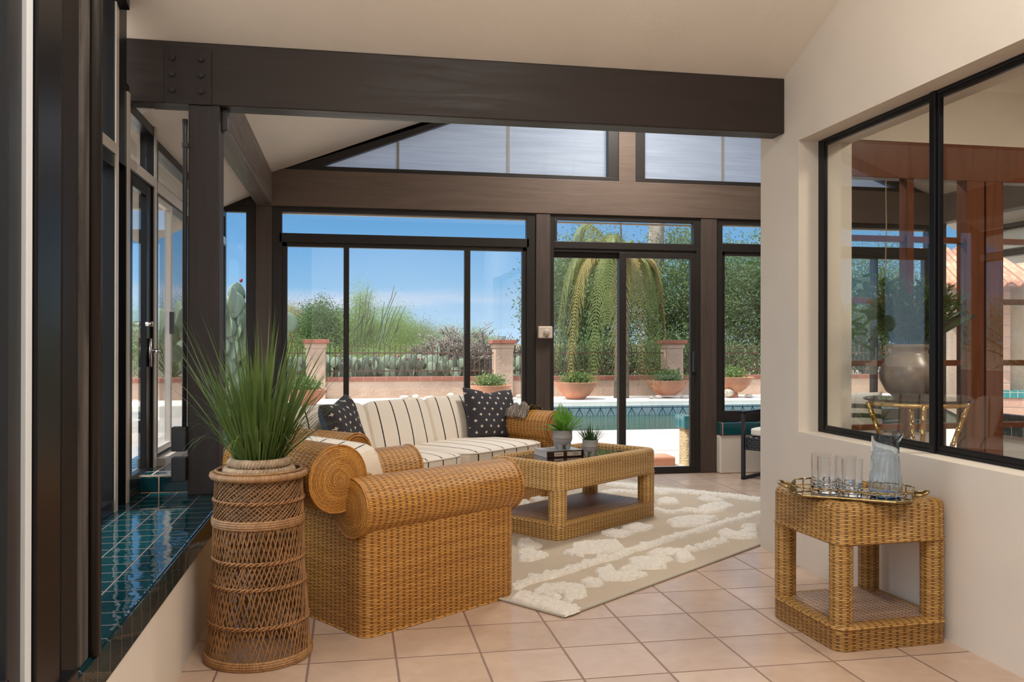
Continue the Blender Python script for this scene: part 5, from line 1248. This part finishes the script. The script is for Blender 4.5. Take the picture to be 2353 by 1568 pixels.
# ------------------------------------------------------------------ dining nook and the room behind the interior window
def arm_chair_out(label, loc, rz):
    t = thing('metal_chair', label, 'chair', loc, rz)
    M_m = plain('black powder coat', (0.018, 0.020, 0.026), 0.4)
    for y in (0.0, 0.56):
        m = MB(); m.box(0, 0.035, y, y+0.03, 0.0, 0.61); m.box(0.53, 0.565, y, y+0.03, 0, 0.61); m.box(0, 0.565, y, y+0.03, 0.585, 0.612); m.box(0, 0.565, y, y+0.03, 0.0, 0.028)
        obj('side_frame', m, M_m, t, bevel=0.003)
    W_b = wicker('black resin wicker', (0.030, 0.032, 0.042), (0.012, 0.013, 0.018), (0.004, 0.004, 0.005), 0.022, 0.05, 0.4, 0.006)
    obj('seat', MB().rrect(0.02, 0.58, 0.03, 0.56, 0.02, [(0.0, 0.265), (0.0, 0.375), (0.01, 0.385)]), W_b, t, smooth=True, sharp=40)
    m = MB().rrect(0.50, 0.56, 0.03, 0.56, 0.02, [(0.0, 0.375), (0.0, 0.80), (0.01, 0.81)]); obj('backrest', m, W_b, t, smooth=True, sharp=40)
    c = obj('seat_cushion', cushion(0.47, 0.50, 0.075, 7, 0.15), plain('off white cushion', (0.72, 0.68, 0.62), 0.85), t, smooth=True); c.location = (0.27, 0.295, 0.425); return t
arm_chair_out('black metal framed armchair with a white seat pad, half hidden behind the cream wall end', (3.784, 6.778, 0), rad(37))
t = arm_chair_out('black resin wicker armchair holding a striped pillow, seen through the interior window', (3.75, 5.45, 0), rad(70))
t2 = thing('striped_pillow', 'white pillow with two broad black stripes, seen through the interior window', 'pillow', (3.62, 5.80, 0.66), rad(-18))
g = G('two black bands', 0.85); x, y, _ = g.xyz(g.co('UV')); f = g.m('ADD', g.m('LESS_THAN', g.m('ABSOLUTE', g.m('SUBTRACT', y, 0.09)), 0.017), g.m('LESS_THAN', g.m('ABSOLUTE', g.m('SUBTRACT', y, 0.02)), 0.017))
g.set('Base Color', g.mix(f, (0.74, 0.70, 0.66), (0.03, 0.028, 0.028)))
m = pillow_mesh(0.44, 0.42, 0.14, chop=0); m.xform(Matrix.Rotation(rad(76), 4, 'X')); obj('pillow_cover', m, g.mat, t2, smooth=True)

# east side of the nook
st('wall_nook', MB().box(6.10, 6.24, 4.95, YB, 0, 0.36), M_wall, 'low cream wall on the far side of the dining nook', 'wall')
m = MB().box(6.02, 6.26, 4.95, YB, 0.36, 0.48)
st('ledge_nook', m, tiles('nook teal tile', 4.95, 0.36, 0.14, 0.12, 0.007, (0.5, 0.36, 0.28), TEALa, TEALb, 0.06, axes=(1, 2), wavy=0.3), 'teal tiled ledge on the far side of the dining nook', 'ledge')
w = sthing('window_8', 'row of dark framed windows on the far side of the dining nook', 'window')
m = MB()
for y in (4.95, 6.25, 7.58): m.box(6.10, 6.18, y, y+0.07, 0.48, 2.36)
for z in (0.48, 2.05, 2.30): m.box(6.10, 6.18, 4.95, YB, z, z+0.07)
obj('window_frame', m, M_bronze, w)
obj('pane', MB().box(6.135, 6.14, 4.95, YB, 0.5, 2.36), M_pane, w)

# red brown French doors
st('wall_dining', MB().box(2.73, 6.3, 4.90, 5.02, 2.49, 4.2), M_wall, 'cream wall above the red brown French doors', 'wall')
fd = sthing('door_4', 'red brown timber framed glazed wall seen through the interior window', 'door')
m = MB(); m.box(2.73, 6.3, 4.90, 5.0, 2.26, 2.49); m.box(2.73, 2.84, 4.90, 5.0, 0, 2.26); m.box(2.73, 6.3, 4.905, 4.995, 0, 0.18)
for x in (3.86, 4.0, 5.2): m.box(x, x+0.125, 4.90, 5.0, 0, 2.26)
obj('door_frame', m, M_red, fd, bevel=0.004)
m = MB().box(3.441, 3.490, 4.91, 4.99, 0.18, 2.26); m.box(4.68, 4.73, 4.91, 4.99, 0.18, 2.26)
for z in (1.864, 1.472, 1.078, 0.675): m.box(2.84, 6.3, 4.925, 4.975, z, z+0.036)
obj('glazing_bar', m, M_red, fd, bevel=0.003)
obj('pane', MB().box(2.84, 6.3, 4.948, 4.953, 0.18, 2.26), M_pane, fd)
st('ceiling_dining', MB().box(2.73, 6.45, -2.5, 5.0, 3.2, 3.3), M_ceil, 'ceiling of the room behind the interior window', 'ceiling')
st('wall_dining_rear', MB().box(2.73, 6.45, -1.1, -1.0, 0, 3.2), M_wall, 'rear wall of the room behind the interior window', 'wall')
st('floor_dining', MB().box(2.73, 7.0, -2.5, 4.90, 0.0, 0.006), plain('warm dining floor', (0.30, 0.19, 0.13), 0.4), 'tiled floor of the room behind the interior window', 'floor')
st('wall_dining_side', MB().box(6.3, 6.45, -1.0, 5.0, 0, 4.2), M_wall, 'far cream wall of the room behind the interior window', 'wall')

# console with the vase
M_brass = plain('polished brass', (0.78, 0.52, 0.20), 0.18, metal=1.0)
ct = thing('glass_console', 'round glass topped table on splayed brass bamboo legs behind the interior window', 'table', (3.02, 4.22, 0.006))
obj('glass_top', MB().lathe([(0.0, 0.905), (0.27, 0.905), (0.275, 0.911), (0.27, 0.917), (0.0, 0.917)], 40), M_clear, ct, smooth=True, sharp=40)
m = MB(); m.tube([(0.235*cos(2*PI*k/40), 0.235*sin(2*PI*k/40), 0.89) for k in range(40)], 0.013, 8, closed=True); obj('brass_ring', m, M_brass, ct, smooth=True)
def bam(m, a, b, r=0.013, n=6):
    a, b = Vector(a), Vector(b); P, R = [], []
    for i in range(n):
        for s, k in ((0.02, 1.0), (0.5, 0.92), (0.94, 1.0), (0.97, 1.35)): P.append(a.lerp(b, (i+s)/n)); R.append(r*k)
    m.tube(P, R, 8)
for k in range(4):
    a = rad(62+90*k); m = MB(); bam(m, (0.25*cos(a), 0.25*sin(a), 0.895), (0.10*cos(a), 0.10*sin(a), 0.45)); bam(m, (0.10*cos(a), 0.10*sin(a), 0.45), (0.25*cos(a), 0.25*sin(a), 0.0)); obj('leg', m, M_brass, ct, smooth=True)
vs_ = thing('floor_vase', 'big round earthenware vase of greenery on the glass table behind the interior window', 'vase', (2.995, 4.25, 0.923))
obj('vase_body', MB().lathe([(0.0, 0.0), (0.075, 0.0), (0.12, 0.035), (0.152, 0.10), (0.155, 0.135), (0.135, 0.19), (0.10, 0.235), (0.088, 0.25), (0.092, 0.262), (0.103, 0.275), (0.105, 0.29), (0.098, 0.295), (0.085, 0.285), (0.08, 0.25)], 48), plain('mottled grey brown glaze', (0.19, 0.15, 0.125), 0.3, c2=(0.28, 0.225, 0.185), vs=9, var=0.3), vs_, smooth=True)
L_oli = leafmat('olive foliage', (0.05, 0.085, 0.02), (0.13, 0.17, 0.05), 0.5, 0.2, 6)
V = []; m = MB()
for k in range(70):
    az = nr.uniform(0, 6.28); up = rad(nr.uniform(50, 88)); L = nr.uniform(0.20, 0.40); d = np.array([cos(az)*cos(up), sin(az)*cos(up), sin(up)]); b0 = np.array([0.04*cos(az), 0.04*sin(az), 0.26])
    m.tube([tuple(b0), tuple(b0+d*L)], [0.003, 0.001], 4)
    P = b0+d*(nr.uniform(0.25, 1.0, (70, 1))*L); V.append(leaf_quads(P, 0.05, 0.008, 0.0, 0, np.tile(d*1.6, (70, 1))))
obj('feathery_sprigs', qmesh('feathery_sprigs', np.concatenate(V)), L_oli, vs_); obj('twigs', m, L_oli, vs_)
m = MB()
def broad(m, base, az, up, L, W):
    n = 8; d = Vector((cos(az)*cos(up), sin(az)*cos(up), sin(up))); sd = Vector((-sin(az), cos(az), 0)); b = len(m.v)
    for i in range(n+1):
        s = i/n; p = Vector(base)+d*L*s+Vector((cos(az), sin(az), -1.2))*0.10*L*s*s; w = W*sin(PI*min(1, s*0.97+0.03))**0.9
        for q in (-1, 0, 1): m.v.append(tuple(p+sd*w*q*0.5+Vector((0, 0, 0.02*abs(q)))))
    for i in range(n):
        for q in (0, 1): m.face((b+3*i+q, b+3*i+q+1, b+3*i+q+4, b+3*i+q+3))
for k in range(9): broad(m, (0.03, 0, 0.25), rad(-60+22*k+nr.uniform(-8, 8)), rad(nr.uniform(35, 75)), nr.uniform(0.30, 0.42), 0.15)
obj('broad_leaves', m, leafmat('dark broad leaf', (0.025, 0.04, 0.012), (0.08, 0.09, 0.03), 0.3, 0.1, 4), vs_, smooth=True)
L_pot = leafmat('houseplant green', (0.02, 0.085, 0.015), (0.08, 0.20, 0.04), 0.35, 0.3, 8)
def leafy(label, name, cat, loc, n, spread, pot, down=False):
    t = thing(name, label, cat, loc); m = MB()
    for k in range(n):
        az = nr.uniform(0, 6.28); broad(m, (nr.normal()*spread, nr.normal()*spread, nr.uniform(-0.35, 0.12) if down else nr.uniform(0.02, 0.16)), az, rad(nr.uniform(-60, 20) if down else nr.uniform(0, 60)), nr.uniform(0.07, 0.12), 0.05)
    obj('leaves', m, L_pot, t, smooth=True); obj('pot', pot, plain('white pot', (0.6, 0.58, 0.55), 0.4), t, smooth=True); return t
hp = leafy('trailing houseplant hanging on a cord inside the glazed wall', 'hanging_plant', 'potted plant', (3.55, 5.30, 1.55), 90, 0.17, MB().lathe([(0.0, -0.14), (0.07, -0.13), (0.10, 0.0), (0.09, 0.01)], 24), True)
obj('cord', MB().tube([(0, 0, 0.0), (0.01, 0, 0.5), (0, 0, 1.2)], 0.004, 5), plain('jute cord', (0.45, 0.30, 0.20), 0.9), hp)
leafy('leafy houseplant in a white pot on the side stand behind the interior window', 'potted_plant', 'potted plant', (3.10, 5.45, 0.66), 46, 0.08, MB().lathe([(0.0, -0.10), (0.065, -0.10), (0.085, 0.04), (0.075, 0.04)], 24))
ps = thing('plant_stand', 'dark stand under the potted houseplant behind the interior window', 'stand', (3.10, 5.45, 0))
obj('stand_top', MB().box(-0.22, 0.32, -0.16, 0.16, 0.52, 0.56), plain('dark wicker stand', (0.03, 0.025, 0.02), 0.6), ps)
for x in (-0.20, 0.28):
    for y in (-0.14, 0.12): obj('leg', MB().box(x, x+0.025, y, y+0.025, 0, 0.52), M_iron, ps)

# ------------------------------------------------------------------ sky, sun, added fill lights, camera
W = bpy.data.worlds.new('sky'); S.world = W; W.use_nodes = True; nt = W.node_tree; nt.nodes.clear()
def wn(k): return nt.nodes.new('ShaderNode'+k)
tc = wn('TexCoord'); sep = wn('SeparateXYZ'); nt.links.new(tc.outputs['Generated'], sep.inputs[0])
rp = wn('ValToRGB'); nt.links.new(sep.outputs[2], rp.inputs[0]); e = rp.color_ramp.elements
stops = [(0.0, (0.50, 0.66, 0.82)), (0.02, (0.44, 0.66, 0.90)), (0.06, (0.28, 0.53, 0.82)), (0.11, (0.175, 0.42, 0.76)), (0.16, (0.125, 0.34, 0.66)), (0.24, (0.15, 0.34, 0.66)), (0.45, (0.62, 0.78, 1.0)), (1.0, (0.70, 0.82, 1.0))]
while len(e) < len(stops): e.new(0.5)
for k, (p, c) in enumerate(stops): e[k].position = p; e[k].color = (*c, 1)
# thin streaky cloud bank low in the sky
mp = wn('Mapping'); mp.inputs['Scale'].default_value = (2.2, 2.2, 16.0); nt.links.new(tc.outputs['Generated'], mp.inputs[0])
nz = wn('TexNoise'); nz.inputs['Scale'].default_value = 1.7; nz.inputs['Detail'].default_value = 5; nt.links.new(mp.outputs[0], nz.inputs[0])
def mr(src, a, b, c, d):
    q = wn('MapRange'); q.interpolation_type = 'SMOOTHSTEP'; nt.links.new(src, q.inputs[0])
    for k, x in enumerate((a, b, c, d)): q.inputs[k+1].default_value = x
    return q.outputs[0]
def mt(op, a, b):
    q = wn('Math'); q.operation = op
    for k, v in enumerate((a, b)):
        if hasattr(v, 'is_output'): nt.links.new(v, q.inputs[k])
        else: q.inputs[k].default_value = v
    return q.outputs[0]
cl = mt('MULTIPLY', mr(nz.outputs['Fac'], 0.42, 0.72, 0, 1), mt('MULTIPLY', mr(sep.outputs[2], 0.005, 0.03, 0, 1), mr(sep.outputs[2], 0.045, 0.075, 1, 0)))
mx = wn('Mix'); mx.data_type = 'RGBA'; nt.links.new(mt('MULTIPLY', cl, 0.85), mx.inputs[0]); nt.links.new(rp.outputs[0], mx.inputs[6]); mx.inputs[7].default_value = (0.66, 0.71, 0.87, 1)
# hazy bright half of the sky behind the house
sd = mt('ADD', mt('MULTIPLY', sep.outputs[0], 0.84), mt('MULTIPLY', sep.outputs[1], 0.54)); hz = mt('ADD', 1.0, mt('MULTIPLY', mr(sd, -0.25, -0.8, 0, 1), 2.2)); hz = mt('MULTIPLY', hz, mt('ADD', 1.0, mr(sep.outputs[2], 0.25, 0.7, 0, 1.2)))
hm = wn('Mix'); hm.data_type = 'RGBA'; nt.links.new(mr(sd, -0.25, -0.8, 0, 0.8), hm.inputs[0]); nt.links.new(mx.outputs[2], hm.inputs[6]); hm.inputs[7].default_value = (0.58, 0.60, 0.62, 1)
bg = wn('Background'); nt.links.new(hm.outputs[2], bg.inputs[0]); nt.links.new(hz, bg.inputs[1]); ow = wn('OutputWorld'); nt.links.new(bg.outputs[0], ow.inputs[0])

def lamp(name, kind, loc, energy, color, **k):
    d = bpy.data.lights.new(name, kind); d.energy = energy; d.color = color
    for a, v in k.items(): setattr(d, a, v)
    o = bpy.data.objects.new(name, d); COL.objects.link(o); o.location = loc; return o
sun = lamp('sun', 'SUN', (0, 0, 20), 5.2, (1.0, 0.94, 0.84), angle=rad(0.6))
sun.rotation_euler = Vector((-0.50, -0.12, 0.86)).to_track_quat('Z', 'Y').to_euler()
a = lamp('added_fill_front', 'AREA', (0.9, 0.9, 3.6), 75, (1.0, 0.955, 0.89), shape='DISK', size=1.2)  # added fill behind the camera, no ceiling fitting here
up = lamp('added_fill_up', 'AREA', (0.9, 1.2, 2.1), 66, (1.0, 0.955, 0.89), shape='DISK', size=0.6); up.rotation_euler = (PI, 0, 0)  # added fill aimed up to brighten the front ceiling
a3 = lamp('added_fill_gable', 'AREA', (2.4, 6.7, 3.70), 80, (1.0, 0.96, 0.90), shape='DISK', size=0.6)  # added fill hidden above the cross beam, brightens the rear half
a2 = lamp('added_fill_dining', 'AREA', (4.0, 2.9, 3.1), 45, (1.0, 0.86, 0.68), shape='DISK', size=0.6)  # added fill for the room behind the interior window

cam = bpy.data.cameras.new('camera'); co_ = bpy.data.objects.new('camera', cam); COL.objects.link(co_); S.camera = co_
th, pt, rl, f = 0.1830783, 0.0021621, -0.0017323, 1988.16
fw = Vector((sin(th)*cos(pt), cos(th)*cos(pt), sin(pt))); rt = Vector((cos(th), -sin(th), 0)); dn = fw.cross(rt)
c_, s_ = cos(rl), sin(rl); r2 = rt*c_+dn*s_; d2 = rt*-s_+dn*c_
M = Matrix(((r2.x, -d2.x, -fw.x, 0), (r2.y, -d2.y, -fw.y, 0), (r2.z, -d2.z, -fw.z, 1.22), (0, 0, 0, 1)))
co_.matrix_world = M
cam.sensor_fit = 'HORIZONTAL'; cam.sensor_width = 36.0; cam.lens = f/2353*36.0; cam.clip_start = 0.05; cam.clip_end = 3000
vs = S.view_settings; vs.view_transform = 'Standard'; vs.look = 'None'; vs.exposure = 0.18; vs.gamma = 1.0; vs.use_curve_mapping = False
S.cycles.max_bounces = 12; S.cycles.diffuse_bounces = 5; S.cycles.glossy_bounces = 5; S.cycles.transmission_bounces = 12; S.cycles.transparent_max_bounces = 32
S.cycles.caustics_reflective = False; S.cycles.caustics_refractive = False
S.cycles.use_denoising = True; S.cycles.sample_clamp_indirect = 6.0
